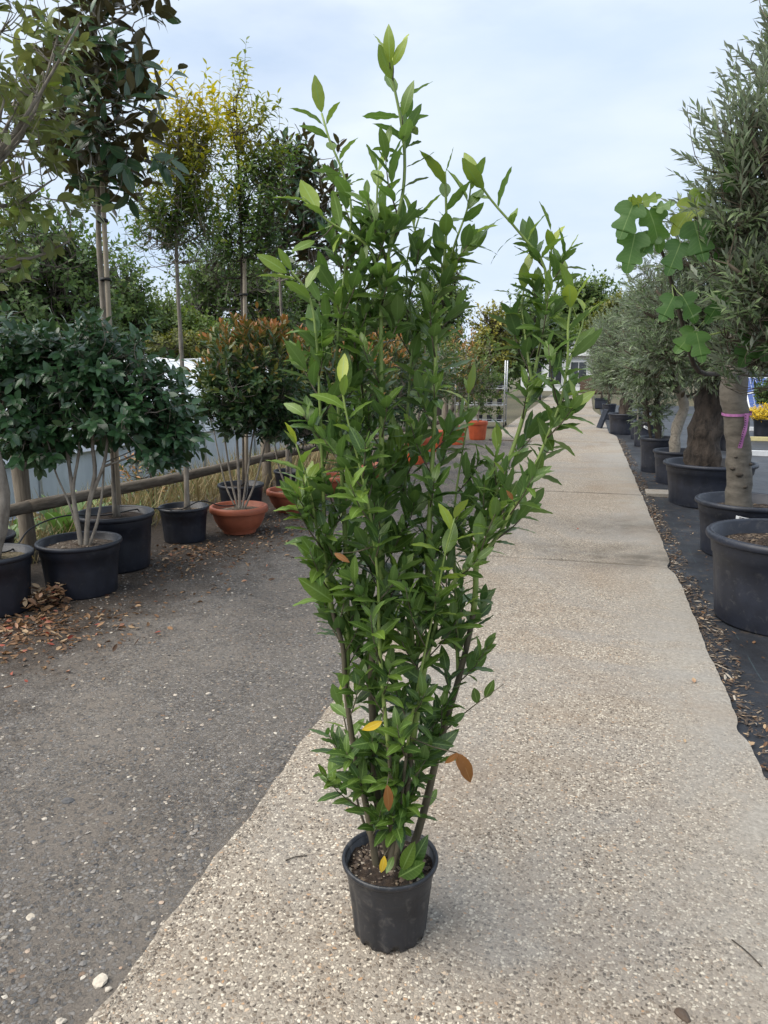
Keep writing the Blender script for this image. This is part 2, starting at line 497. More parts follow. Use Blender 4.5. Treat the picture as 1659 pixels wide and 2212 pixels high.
M['green_stem'] = plain('green_stem', (.17, .25, .05), .45, .3, 25, .15, .002, 60, stretch=(1, 1, .2), col2=(.28, .37, .10))
M['grey_bark'] = plain('grey_bark', (.17, .14, .11), .8, .35, 25, .5, .006, 40, stretch=(1, 1, .4), col2=(.30, .265, .22))
M['dark_bark'] = plain('dark_bark', (.05, .04, .03), .85, .4, 25, .6, .008, 40, stretch=(1, 1, .4))
M['twig'] = plain('twig_bark', (.075, .06, .04), .8, .4, 30)
M['fig_bark'] = plain('fig_bark', (.095, .082, .064), .75, .25, 9, .5, .008, 30, stretch=(1, 1, 2.5), col2=(.165, .145, .118), dust=((.025, .02, .016), 14, .60, .9))
M['olive_bark'] = plain('old_olive_bark', (.022, .016, .012), .9, .6, 14, 1.0, .05, 18, stretch=(1, 1, .35), col2=(.105, .08, .062))
M['mottled_bark'] = plain('mottled_olive_bark', (.28, .24, .19), .8, .3, 9, .6, .01, 20, col2=(.38, .34, .28), dust=((.03, .022, .016), 9, .52, 1.0))
M['timber'] = plain('weathered_timber', (.10, .075, .052), .85, .45, 14, .7, .01, 20, stretch=(3, .25, 3), col2=(.21, .175, .135), dust=((.06, .08, .04), 5, .6, .4))
M['post_wood'] = plain('round_post_timber', (.15, .12, .09), .85, .35, 14, .7, .01, 22, stretch=(3, 3, .25), col2=(.26, .22, .17), dust=((.06, .08, .04), 5, .55, .5))
M['stake'] = plain('stake_timber', (.30, .24, .17), .8, .25, 18, .4, .004, 24, stretch=(3, 3, .2), col2=(.42, .36, .28))
M['tie'] = plain('black_tie', (.012, .012, .012), .6)
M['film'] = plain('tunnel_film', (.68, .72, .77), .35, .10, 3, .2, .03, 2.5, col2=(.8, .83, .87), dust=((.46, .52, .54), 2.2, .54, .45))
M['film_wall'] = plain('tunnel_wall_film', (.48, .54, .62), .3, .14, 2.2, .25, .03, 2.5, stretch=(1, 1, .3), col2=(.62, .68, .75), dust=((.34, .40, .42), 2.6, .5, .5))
M['galv'] = plain('galvanised_steel', (.42, .43, .44), .42, .15, 20, metal=.7)
M['white_paint'] = plain('white_paint', (.72, .73, .74), .5, .06, 6)
M['roof_grey'] = plain('grey_roof', (.26, .27, .29), .7, .2, 8)
M['glass'] = plain('dark_window_glass', (.03, .035, .04), .08, .1, 4, spec=.8)
M['brown_step'] = plain('brown_timber_step', (.10, .065, .045), .85, .3, 12)
M['panel_blue'] = plain('solar_cell_blue', (.05, .085, .24), .2, .15, 6)
M['label_white'] = plain('label_card', (.7, .71, .72), .5, .06, 30)
M['print'] = plain('label_print', (.06, .06, .07), .6)
M['pink'] = plain('pink_ribbon', (.33, .12, .28), .45, .15, 30)
M['pink_dark'] = plain('pink_ribbon_stripe', (.05, .015, .045), .5)
M['hose'] = plain('black_drip_hose', (.012, .012, .013), .5)
M['rubber'] = plain('black_rubber', (.015, .015, .015), .7)
M['edge_white'] = plain('white_edging', (.62, .63, .64), .6, .1, 10)
M['edge_yellow'] = plain('pale_yellow_edging', (.55, .48, .24), .6, .1, 10)

# ---- ground materials (world position so that they stay put)
def sep(t, v):
    s = t.nodes.new('ShaderNodeSeparateXYZ'); t.links.new(v, s.inputs[0]); return s.outputs
def concrete_mat():
    m, t, b, out = new_mat('exposed_aggregate_concrete')
    p = wpos_node(t); X, Y, Z = sep(t, p)
    wob = nd(t, 'ShaderNodeTexNoise', Scale=60.0, Detail=2.0); t.links.new(p, wob.inputs['Vector'])
    vm = nd(t, 'ShaderNodeVectorMath', operation='MULTIPLY_ADD'); t.links.new(wob.outputs['Color'], vm.inputs[0]); vm.inputs[1].default_value = (.010, .010, .0); t.links.new(p, vm.inputs[2])
    pv = vm.outputs[0]
    v1 = voro(t, pv, 112.0); v2 = voro(t, pv, 112.0, 'DISTANCE_TO_EDGE')
    s1 = t.nodes.new('ShaderNodeSeparateColor'); t.links.new(v1.outputs['Color'], s1.inputs[0])
    peb = ramp(t, s1.outputs[0], [(0, (.055, .046, .038)), (.16, (.12, .094, .07)), (.30, (.25, .20, .15)), (.46, (.42, .36, .29)), (.60, (.20, .172, .142)), (.74, (.54, .475, .38)), (.92, (.68, .615, .50)), (1, (.40, .24, .13))])
    mort = ramp(t, noise(t, p, 140, 3), [(.3, (.19, .162, .13)), (.7, (.37, .32, .26))])
    cov = maprange(t, v2.outputs['Distance'], .05, .16)
    sel = maprange(t, s1.outputs[1], .10, .2)                 # some cells are worn flush with the cement
    agg = mixc(t, math_(t, 'MULTIPLY', cov, sel), mort, peb)
    # smoother worn cement along the right margin, with noise
    n1 = noise(t, p, 1.3, 5, .6); n2 = noise(t, p, 5.0, 6, .65); n3 = noise(t, p, .45, 4, .5)
    edge = maprange(t, math_(t, 'ADD', X, math_(t, 'MULTIPLY', math_(t, 'SUBTRACT', n1, .5), .9)), .22, .62)
    smooth = math_(t, 'MULTIPLY', edge, maprange(t, n2, .36, .56, .35, .95))
    cem = ramp(t, noise(t, p, 42, 10, .8), [(.25, (.12, .108, .092)), (.5, (.29, .266, .23)), (.75, (.46, .43, .375))])
    col = mixc(t, smooth, agg, cem)
    # grey worn tracks and brownish stains
    st = maprange(t, noise(t, p, .6, 7, .65, 1.0), .47, .60, 0, .5)
    col = mixc(t, st, col, (.25, .24, .225), 'MIX')
    br = math_(t, 'MULTIPLY', maprange(t, noise(t, p, .8, 6, .65, .7), .50, .66), .42)
    col = mixc(t, br, col, (.22, .155, .10))
    # damp, dirty bands where the slab has sunk
    def band(c, w):
        d = math_(t, 'ABSOLUTE', math_(t, 'SUBTRACT', math_(t, 'ADD', Y, math_(t, 'MULTIPLY', math_(t, 'SUBTRACT', n1, .5), 1.2)), c))
        return maprange(t, d, 0, w, 1, 0)
    bx = maprange(t, X, -.6, .5, .25, 1)
    bd = math_(t, 'MULTIPLY', math_(t, 'MAXIMUM', band(6.35, .55), math_(t, 'MULTIPLY', band(7.6, .7), .8)), bx)
    bd = math_(t, 'MULTIPLY', bd, maprange(t, n2, .35, .6, .35, 1))
    jl = None
    for jy in (6.07, 9.65, 12.9, 16.5):
        q = maprange(t, math_(t, 'ABSOLUTE', math_(t, 'SUBTRACT', math_(t, 'ADD', Y, math_(t, 'MULTIPLY', math_(t, 'SUBTRACT', n2, .5), .10)), jy)), .005, .05, .8, 0)
        jl = q if jl is None else math_(t, 'MAXIMUM', jl, q)
    bd = math_(t, 'MAXIMUM', bd, math_(t, 'MULTIPLY', jl, maprange(t, n1, .35, .6, .2, 1)))
    col = mixc(t, math_(t, 'MULTIPLY', bd, .85), col, (.075, .062, .046))
    # dark specks
    sp = maprange(t, noise(t, p, 17, 7, .75), .66, .72, 0, .55)
    col = mixc(t, sp, col, (.07, .055, .042))
    t.links.new(col, b.inputs['Base Color'])
    b.inputs['Roughness'].default_value = .82
    b.inputs['Specular IOR Level'].default_value = .35
    hp = math_(t, 'MULTIPLY', math_(t, 'MULTIPLY', cov, sel), math_(t, 'SUBTRACT', 1.0, smooth))
    n = bump(t, hp, .55, .004, None)
    bump(t, noise(t, p, 60, 6, .7), .35, .004, b, n)
    return m
def asphalt_mat():
    m, t, b, out = new_mat('worn_gravelly_asphalt')
    p = wpos_node(t); X, Y, Z = sep(t, p)
    wob = nd(t, 'ShaderNodeTexNoise', Scale=45.0, Detail=2.0); t.links.new(p, wob.inputs['Vector'])
    vm = nd(t, 'ShaderNodeVectorMath', operation='MULTIPLY_ADD'); t.links.new(wob.outputs['Color'], vm.inputs[0]); vm.inputs[1].default_value = (.012, .012, .0); t.links.new(p, vm.inputs[2])
    v1 = voro(t, vm.outputs[0], 75.0); v2 = voro(t, vm.outputs[0], 75.0, 'DISTANCE_TO_EDGE')
    s1 = t.nodes.new('ShaderNodeSeparateColor'); t.links.new(v1.outputs['Color'], s1.inputs[0])
    peb = ramp(t, s1.outputs[0], [(0, (.06, .06, .062)), (.3, (.125, .122, .118)), (.6, (.195, .185, .176)), (.86, (.28, .265, .25)), (.94, (.26, .235, .20)), (.975, (.50, .46, .39)), (1, (.28, .16, .09))])
    fines = ramp(t, noise(t, p, 160, 4, .7), [(.3, (.09, .075, .062)), (.7, (.28, .24, .20))])
    n1 = noise(t, p, 1.1, 5, .6); n2 = noise(t, p, 4.0, 6, .65)
    bare = maprange(t, n1, .36, .62)
    cov = math_(t, 'MULTIPLY', maprange(t, v2.outputs['Distance'], .05, .15), maprange(t, math_(t, 'ADD', s1.outputs[1], bare), .62, .85))
    col = mixc(t, cov, fines, peb)
    dusty = maprange(t, n2, .42, .68, 0, .45)
    col = mixc(t, dusty, col, mixc(t, noise(t, p, 90, 5, .7), (.16, .14, .12), (.30, .27, .24)))
    pat = noise(t, p, .55, 6, .65, .8)
    col = mixc(t, maprange(t, pat, .50, .66, 0, .5), col, (.085, .078, .072))
    col = mixc(t, maprange(t, pat, .46, .32, 0, .45), col, (.27, .245, .215))
    # dark leaf mould towards the row of pots
    e = maprange(t, math_(t, 'ADD', X, math_(t, 'MULTIPLY', math_(t, 'SUBTRACT', n2, .5), 1.3)), -3.0, -2.35, 1, 0)
    mould = ramp(t, noise(t, p, 30, 8, .75), [(.3, (.022, .017, .013)), (.55, (.06, .042, .03)), (.8, (.14, .10, .07))])
    col = mixc(t, math_(t, 'MULTIPLY', e, .85), col, mould)
    t.links.new(col, b.inputs['Base Color'])
    b.inputs['Roughness'].default_value = .8
    b.inputs['Specular IOR Level'].default_value = .35
    n = bump(t, cov, 1.0, .008, None)
    bump(t, noise(t, p, 50, 8, .8), .9, .018, b, n)
    return m
def ground_mat():
    m, t, b, out = new_mat('bare_earth_and_grass')
    p = wpos_node(t)
    c = ramp(t, noise(t, p, .6, 8, .7), [(.3, (.045, .055, .022)), (.5, (.10, .09, .05)), (.7, (.06, .085, .03))])
    c = mixc(t, .4, c, ramp(t, noise(t, p, 25, 6, .7), [(.3, (.05, .04, .03)), (.7, (.17, .14, .09))]))
    t.links.new(c, b.inputs['Base Color']); b.inputs['Roughness'].default_value = .95
    bump(t, noise(t, p, 12, 8, .7), .8, .05, b)
    return m
def fabric_mat():
    m, t, b, out = new_mat('woven_weed_fabric')
    p = wpos_node(t); X, Y, Z = sep(t, p)
    c = ramp(t, noise(t, p, 1.7, 6, .65), [(.3, (.012, .013, .016)), (.55, (.028, .032, .040)), (.75, (.075, .082, .092))])
    dirt = maprange(t, noise(t, p, 9, 8, .7), .55, .70, 0, .7)
    c = mixc(t, dirt, c, (.085, .064, .045))
    gx = math_(t, 'ABSOLUTE', math_(t, 'SUBTRACT', math_(t, 'FRACT', math_(t, 'MULTIPLY', X, 3.7)), .5))
    c = mixc(t, math_(t, 'MULTIPLY', maprange(t, gx, .006, .012, .5, 0), maprange(t, noise(t, p, 3.0, 4, .6), .45, .6)), c, (.07, .11, .12))
    t.links.new(c, b.inputs['Base Color']); b.inputs['Roughness'].default_value = .5
    bump(t, noise(t, p, 5, 5, .6), .6, .03, b)
    return m
def stone_mat(name, stops, rough=.75):
    m, t, b, out = new_mat(name)
    a = nd(t, 'ShaderNodeAttribute', attribute_name='lc')
    s = t.nodes.new('ShaderNodeSeparateColor'); t.links.new(a.outputs['Color'], s.inputs[0])
    c = ramp(t, s.outputs[0], stops)
    n = noise(t, wpos_node(t), 120, 4, .6)
    c = mixc(t, maprange(t, n, .4, .7, 0, .35), c, (.12, .11, .10))
    t.links.new(c, b.inputs['Base Color']); b.inputs['Roughness'].default_value = rough
    return m
M['concrete'] = concrete_mat(); M['asphalt'] = asphalt_mat(); M['ground'] = ground_mat(); M['fabric'] = fabric_mat()
M['gravel'] = stone_mat('loose_gravel', [(0, (.06, .062, .068)), (.35, (.13, .125, .12)), (.68, (.24, .22, .20)), (.86, (.34, .29, .235)), (.95, (.55, .50, .42)), (1, (.30, .17, .10))])
M['pebble'] = stone_mat('concrete_pebbles', [(0, (.11, .09, .072)), (.3, (.23, .18, .135)), (.6, (.31, .27, .22)), (.8, (.48, .42, .335)), (.97, (.60, .54, .45)), (1, (.36, .24, .15))])
M['chips'] = stone_mat('bark_chips', [(0, (.03, .02, .014)), (.5, (.09, .06, .04)), (.85, (.20, .15, .10)), (1, (.45, .40, .33))], .9)

# ------------------------------------------------------------------ setting
rs = np.random.RandomState(11)
def grid(xs, ys, zf, geo=None, rnd=0):
    geo = geo or Geo()
    X, Y = np.meshgrid(xs, ys, indexing='ij')
    V = np.stack([X, Y, zf(X, Y)], -1).reshape(-1, 3)
    a, b = len(xs), len(ys)
    i = np.arange(a - 1)[:, None] * b; j = np.arange(b - 1)[None]
    Q = np.stack([i + j, i + b + j, i + b + j + 1, i + j + 1], -1).reshape(-1, 4)
    return geo.add(V, Q)
def smooth01(x, a, b):
    u = np.clip((x - a) / (b - a), 0, 1); return u * u * (3 - 2 * u)
def ground_z(X, Y):
    z = -.05 - .95 * smooth01(-X, 4.7, 6.8)
    return z + .03 * np.sin(X * 1.7 + 1) * np.cos(Y * 1.3) * smooth01(-X, 4.8, 6)
xs = np.r_[-400, -200, -100, -60, -30, np.linspace(-16, -4.4, 40), -3, -1, 1, 3, 8, 20, 60, 200, 400]
ys = np.r_[-60, -20, -5, np.linspace(0, 30, 50), 45, 70, 100, 200, 400, 700]
g = grid(xs, ys, ground_z)
tag(build(g, 'ground', M['ground']), kind='structure')

# asphalt strip between the concrete and the fence
def asph_z(X, Y): return -.018 - .02 * smooth01(-X, 3.9, 4.7) + .004 * np.sin(X * 5 + Y * 1.1) * np.cos(Y * 3.1)
g = grid(np.linspace(-4.45, -1.02, 24), np.r_[np.linspace(-1, 16.35, 90)], asph_z)
tag(build(g, 'road', M['asphalt']), kind='structure')

# concrete path of cast slabs; outer edges chipped
path = tag(thing('path', (0, 0, 0), None, None), kind='structure')
def chip(seed, y, amp):
    return amp * (np.sin(y * 3.1 + seed) * .4 + np.sin(y * 7.7 + seed * 2.3) * .3 + np.sin(y * 17.3 + seed * 1.7) * .2 + np.sin(y * 41.0 + seed) * .12 + np.sin(y * 97.0 + seed * 5) * .06)
def xl_edge(y): return -1.085 + chip(1.3, y, .017) - .12 * smooth01(y, 16.45, 16.6) * 8
def xr_edge(y):
    e = .735 + chip(4.1, y, .011)
    e = e - .035 * np.exp(-((y - 6.1) / .14) ** 2) - .03 * np.exp(-((y - 3.3) / .07) ** 2)
    e = e + 2.6 * smooth01(2.92 - y, 0.0, .7)
    return e - .15 * smooth01(y, 18, 19) - .3 * smooth01(y, 24, 30)
joints = [-1.2, 2.0, 6.07, 9.65, 12.9, 16.5, 20.4, 25.0, 31.0, 38.0, 48.5]
for k in range(len(joints) - 1):
    y0, y1 = joints[k] + .006, joints[k + 1] - .006
    if k == 0: y1 = joints[1]
    if k == 1: y0 = joints[1]
    m = int((y1 - y0) / (.02 if y1 < 13 else .1)) + 2
    yy = np.linspace(y0, y1, m)
    XL, XR = xl_edge(yy), xr_edge(yy)
    if k > 1: yw = chip(k * 2.2, np.linspace(0, 3, 7), .012)
    u = np.r_[0, .004, .02, np.linspace(.06, .94, 14), .98, .996, 1]
    X = XL[:, None] + (XR - XL)[:, None] * u[None]
    Yg = np.repeat(yy[:, None], len(u), 1)
    tilt = (.004, 0, -.004, .003, 0, 0, 0, 0, 0, 0)[k] if k > 1 else 0
    Zt = np.zeros_like(X) + tilt * (Yg - (y0 + y1) / 2) * .6 - .004 * (np.abs(u[None] - .5) > .493)
    if k > 1:
        Zt -= .006 * np.exp(-((Yg - y0) / .02) ** 2) + .006 * np.exp(-((Yg - y1) / .02) ** 2)
    V = np.stack([X, Yg, Zt], -1)
    n_ = len(u)
    g = Geo()
    i = np.arange(m - 1)[:, None] * n_; j = np.arange(n_ - 1)[None]
    Q = np.stack([i + j, i + j + 1, i + n_ + j + 1, i + n_ + j], -1).reshape(-1, 4)
    g.add(V.reshape(-1, 3), Q)
    for e in (0, n_ - 1):
        s = np.concatenate([V[:, e], V[:, e] + [(.006 if e == 0 else -.006), 0, -.07]])
        a = np.arange(m - 1)
        q = np.stack([a, a + 1, a + 1 + m, a + m], -1)
        g.add(s, q if e else q[:, ::-1])
    for e in (0, m - 1):
        s = np.concatenate([V[e], V[e] + [0, 0, -.07]])
        a = np.arange(n_ - 1)
        q = np.stack([a, a + 1, a + 1 + n_, a + n_], -1)
        g.add(s, q[:, ::-1] if e else q)
    build(g, 'slab', M['concrete'], path)

# weed fabric under the right-hand pots
def fab_z(X, Y): return -.028 + .006 * np.sin(X * 6.1 + Y * 2.3) + .005 * np.sin(Y * 7.9 - X * 3)
g = grid(np.linspace(.55, 9.5, 90), np.linspace(1.6, 34, 260), fab_z)
tag(build(g, 'weed_fabric', M['fabric']), kind='structure')
# a cast strip crossing under the pots
g = Geo(); box(g, (3.4, 9.87, -.012), (5.2, .34, .05), bev=.006)
tag(build(g, 'concrete_strip', M['concrete'], smooth=False), kind='structure')

# ---- stones
def octa(rs_, k=4):
    out = []
    for _ in range(k):
        V = np.array([[1, 0, 0], [0, 1, 0], [-1, 0, 0], [0, -1, 0], [0, 0, .7], [0, 0, -.7], [.7, .7, .25], [-.7, .7, -.1], [-.7, -.7, .2], [.7, -.7, -.1]], float)
        V = V * (.72 + .5 * rs_.random((10, 1)))
        T = [[0, 6, 4], [6, 1, 4], [1, 7, 4], [7, 2, 4], [2, 8, 4], [8, 3, 4], [3, 9, 4], [9, 0, 4],
             [6, 0, 5], [1, 6, 5], [7, 1, 5], [2, 7, 5], [8, 2, 5], [3, 8, 5], [9, 3, 5], [0, 9, 5]]
        out.append((V, np.zeros((0, 4), int), np.array(T), np.zeros((10, 3))))
    return out
STONES = octa(rs, 6)
def flat_stones(P, S, rnd, flat=.55):
    n = len(P); a = rs.random(n) * 6.28
    D = np.stack([np.cos(a), np.sin(a), np.zeros(n)], -1)
    N = np.tile([0, 0, 1.0], (n, 1)) + (rs.random((n, 3)) - .5) * .5
    g_ = Geo()
    tp = [(V * [1, .8 + .3 * i / 6, flat], Q, T, C) for i, (V, Q, T, C) in enumerate(STONES)]
    scatter(g_, tp, P, D, N, S, rnd)
    return g_
n = 26000
yy = .7 + 7.5 * rs.random(n) ** 1.6
xx = -3.7 + 2.6 * rs.random(n)
keep = (xx < xl_edge(yy) - .01) & (rs.random(n) < .20 + .5 * np.exp(-(xl_edge(yy) - xx) / .12) + .75 * (np.sin(xx * 2.1 + yy) * np.cos(yy * 1.3 - xx) + 1) / 2)
xx, yy = xx[keep], yy[keep]
S = .0020 + .0085 * rs.random(len(xx)) ** 3.6
P = np.stack([xx, yy, asph_z(xx, yy) + S * .15], -1)
tag(build(flat_stones(P, S, rs.random(len(xx)) ** 1.1), 'gravel', M['gravel'], smooth=False),
    'small loose grey and pale chippings strewn over the dark asphalt', 'gravel', kind='stuff')
n = 80000
yy = 1.15 + 3.2 * rs.random(n) ** 1.5
xx = -1.07 + 2.0 * rs.random(n)
keep = (xx < np.minimum(xr_edge(yy), 1.5) - .02) & (xx < .35 + .5 * rs.random(n) + 1.0 * (yy < 2.45))
xx, yy = xx[keep], yy[keep]
S = .0014 + .0028 * rs.random(len(xx)) ** 2
P = np.stack([xx, yy, -.0008 + 0 * xx], -1)
build(flat_stones(P, S, rs.random(len(xx)) ** 1.5, .5), 'pebbles', M['pebble'], path, smooth=False, kind='stuff')

def single_stone(x, y, size, label, mat_key, rnd, surf=0.0, flat=.6, group=None):
    c = gnd(x, y)
    bm = bmesh.new(); bmesh.ops.create_icosphere(bm, subdivisions=2, radius=1.0)
    k1, k2, k3 = rs.normal(size=(3, 3)) * 1.6
    for v in bm.verts:
        c_ = np.array(v.co)
        f_ = 1 + .22 * math.sin(c_ @ k1 + 1) + .16 * math.sin(c_ @ k2 * 1.7) + .08 * math.sin(c_ @ k3 * 3.1)
        v.co = v.co * f_
    Vn = np.array([v.co[:] for v in bm.verts]) * [1, .72, flat] * size
    T = np.array([[v.index for v in f.verts] for f in bm.faces]); bm.free()
    C = np.zeros((len(Vn), 3)); C[:, 0] = rnd
    g_ = Geo(); g_.add(Vn @ rotz(rs.random() * 6.28).T + [0, 0, size * flat * .3], None, T, C)
    o = link('stone', g_.mesh('stone', smooth=False), M[mat_key], None, (c[0], c[1], surf))
    return tag(o, label, 'stone', group)
AS = -.018
gp = 'white pebbles on the asphalt'
for (x, y, sz) in [(234, 2125, .012), (130, 2195, .016), (573, 2065, .010), (388, 1838, .013), (450, 1492, .017), (290, 1740, .013), (308, 1610, .013), (97, 1760, .012), (255, 1915, .008), (545, 1517, .012)]:
    single_stone(x, y, sz * .75, 'small whitish pebble lying loose on the dark asphalt', 'gravel', .955, AS, .6, gp)
single_stone(68, 1968, .024, 'broad flat pale buff stone set flush in the asphalt', 'pebble', .78, AS - .004, .16)
single_stone(145, 1722, .02, 'charcoal angular stone chip on the open asphalt', 'gravel', .1, AS)
single_stone(218, 2108, .02, 'tan yellowish stone beside blue grey chips on asphalt', 'pebble', .88, AS, .5)
single_stone(1473, 2192, .019, 'dark red brown oval pebble lying on the concrete path', 'chips', .45, 0.0, .35)

# ------------------------------------------------------------------ pots
def pot_parts(root, c, r, h, style='black', mat=None, soil='soil', z0=-.018, nseg=48, soil_drop=None, label_tag=None):
    cx, cy = c[0], c[1]
    soil_drop = soil_drop or (.10 if style == 'blue' else .06)
    C0 = (cx, cy, z0)
    mat = mat or {'black': M['black_pot'], 'blue': M['blue_pot'], 'bowl': M['terracotta'], 'ribbed': M['orange_pot']}[style]
    H_ = h - z0
    g = Geo()
    if style == 'bowl':
        prof = [(.02, .004), (r*.50, .004), (r*.54, 0.), (r*.56, .012), (r*.55, .02), (r*.70, H_*.22), (r*.84, H_*.48), (r*.90, H_*.70), (r*.915, H_*.80), (r*.915, H_*.97), (r*.87, H_*.97), (r*.85, H_*.6)]
        rim = [(r*.905, H_*.76), (r*.985, H_*.77), (r*1.0, H_*.80), (r*1.0, H_*.92), (r*.985, H_*.98), (r*.95, H_), (r*.90, H_*.995), (r*.88, H_*.97), (r*.88, H_*.80)]
        mod = None; rsoil = r * .86
    elif style == 'ribbed':
        prof = [(.02, .004), (r*.74, .004), (r*.76, 0.), (r*.77, .01), (r*.92, H_*.80), (r*.92, H_*.97), (r*.87, H_*.97), (r*.84, H_*.6)]
        prof = prof[:4] + [(r*(.77 + .15*k), H_*.8*k) for k in (.15, .4, .7)] + prof[4:]
        rim = [(r*.915, H_*.80), (r*.975, H_*.80), (r*.99, H_*.82), (r*1.0, H_*.97), (r*.98, H_), (r*.89, H_), (r*.87, H_*.97), (r*.87, H_*.82)]
        def mod(R, Z, th): return R * (1 + .012 * np.sign(np.sin(th * 16)) * (Z > .02) * (Z < H_ * .78) * (R > r * .7)), Z
        rsoil = r * .86; nseg = 64
    elif style == 'near':
        prof = [(.02, .006), (r*.70, .006), (r*.735, .0), (r*.755, .004), (r*.765, .014), (r*.775, .03), (r*.80, H_*.3), (r*.845, H_*.55), (r*.875, H_*.72), (r*.905, H_*.80), (r*.935, H_*.90), (r*.945, H_*.95), (r*.90, H_*.96), (r*.86, H_*.6)]
        rim = [(r*.935, H_*.925), (r*.97, H_*.925), (r*.995, H_*.945), (r*1.0, H_*.965), (r*.992, H_*.988), (r*.965, H_), (r*.935, H_*.99), (r*.905, H_*.96), (r*.90, H_*.93)]
        def mod(R, Z, th):
            k = 8
            fl = np.clip(np.cos(th * k) * 1.8 - .9, 0, 1) * np.clip((H_ * .76 - Z) / (H_ * .1), 0, 1) * (R > r * .72)
            foot = (np.cos(th * k + math.pi) > .55) * (Z < .02) * (R > r * .6)
            return R * (1 - .045 * fl), np.where(foot, Z + .016 * (Z < .008), Z)
        rsoil = r * .90; nseg = 128
    else:
        prof = [(.02, .006), (r*.78, .006), (r*.80, 0.), (r*.812, .012), (r*.83, H_*.2), (r*.865, H_*.5), (r*.895, H_*.74), (r*.915, H_*.755), (r*.935, H_*.90), (r*.945, H_*.97), (r*.90, H_*.97), (r*.86, H_*.5)]
        rim = [(r*.935, H_*.91), (r*.965, H_*.905), (r*.99, H_*.92), (r*1.0, H_*.945), (r*.995, H_*.975), (r*.97, H_*.998), (r*.935, H_*.995), (r*.905, H_*.975), (r*.90, H_*.92)]
        def mod(R, Z, th): return R * (1 - .016 * (np.cos(th * 14) > .5) * (Z > .02) * (Z < H_ * .73) * (R > r * .79)), Z
        rsoil = r * .90; nseg = 84
    lathe(g, prof, C0, nseg, mod)
    p = build(g, 'pot', mat, root)
    g = Geo(); lathe(g, rim, C0, 64, None, close=True)
    build(g, 'rim', mat, p)
    # soil
    g = Geo(); zs = z0 + H_ - soil_drop
    rr = np.linspace(0.0, rsoil, 9)
    pr = [(max(q, .004), zs + .02 * (1 - (q / rsoil) ** 2)) for q in rr]
    def sm(R, Z, th): return R, Z + .007 * np.sin(R * 70 + th * 3) * np.sin(th * 5 + R * 31) + .004 * np.sin(th * 11 + R * 120)
    lathe(g, pr[::-1], (cx, cy, 0), 36, sm)
    so = build(g, 'soil', M[soil], root)
    return p, zs

def soil_chips(root, c, r, z, n, mat, smin, smax, rmul=(.0, 1.0)):
    a = rs.random(n) * 6.28; q = r * rs.random(n) ** .5
    P = np.stack([c[0] + q * np.cos(a), c[1] + q * np.sin(a), z + .02 * (1 - (q / r) ** 2) + .002 + 0 * a], -1)
    S = smin + (smax - smin) * rs.random(n) ** 2
    lo, hi = rmul
    return build(flat_stones(P, S, lo + (hi - lo) * rs.random(n), .6), 'soil_chips', mat, root, smooth=False, kind='stuff')

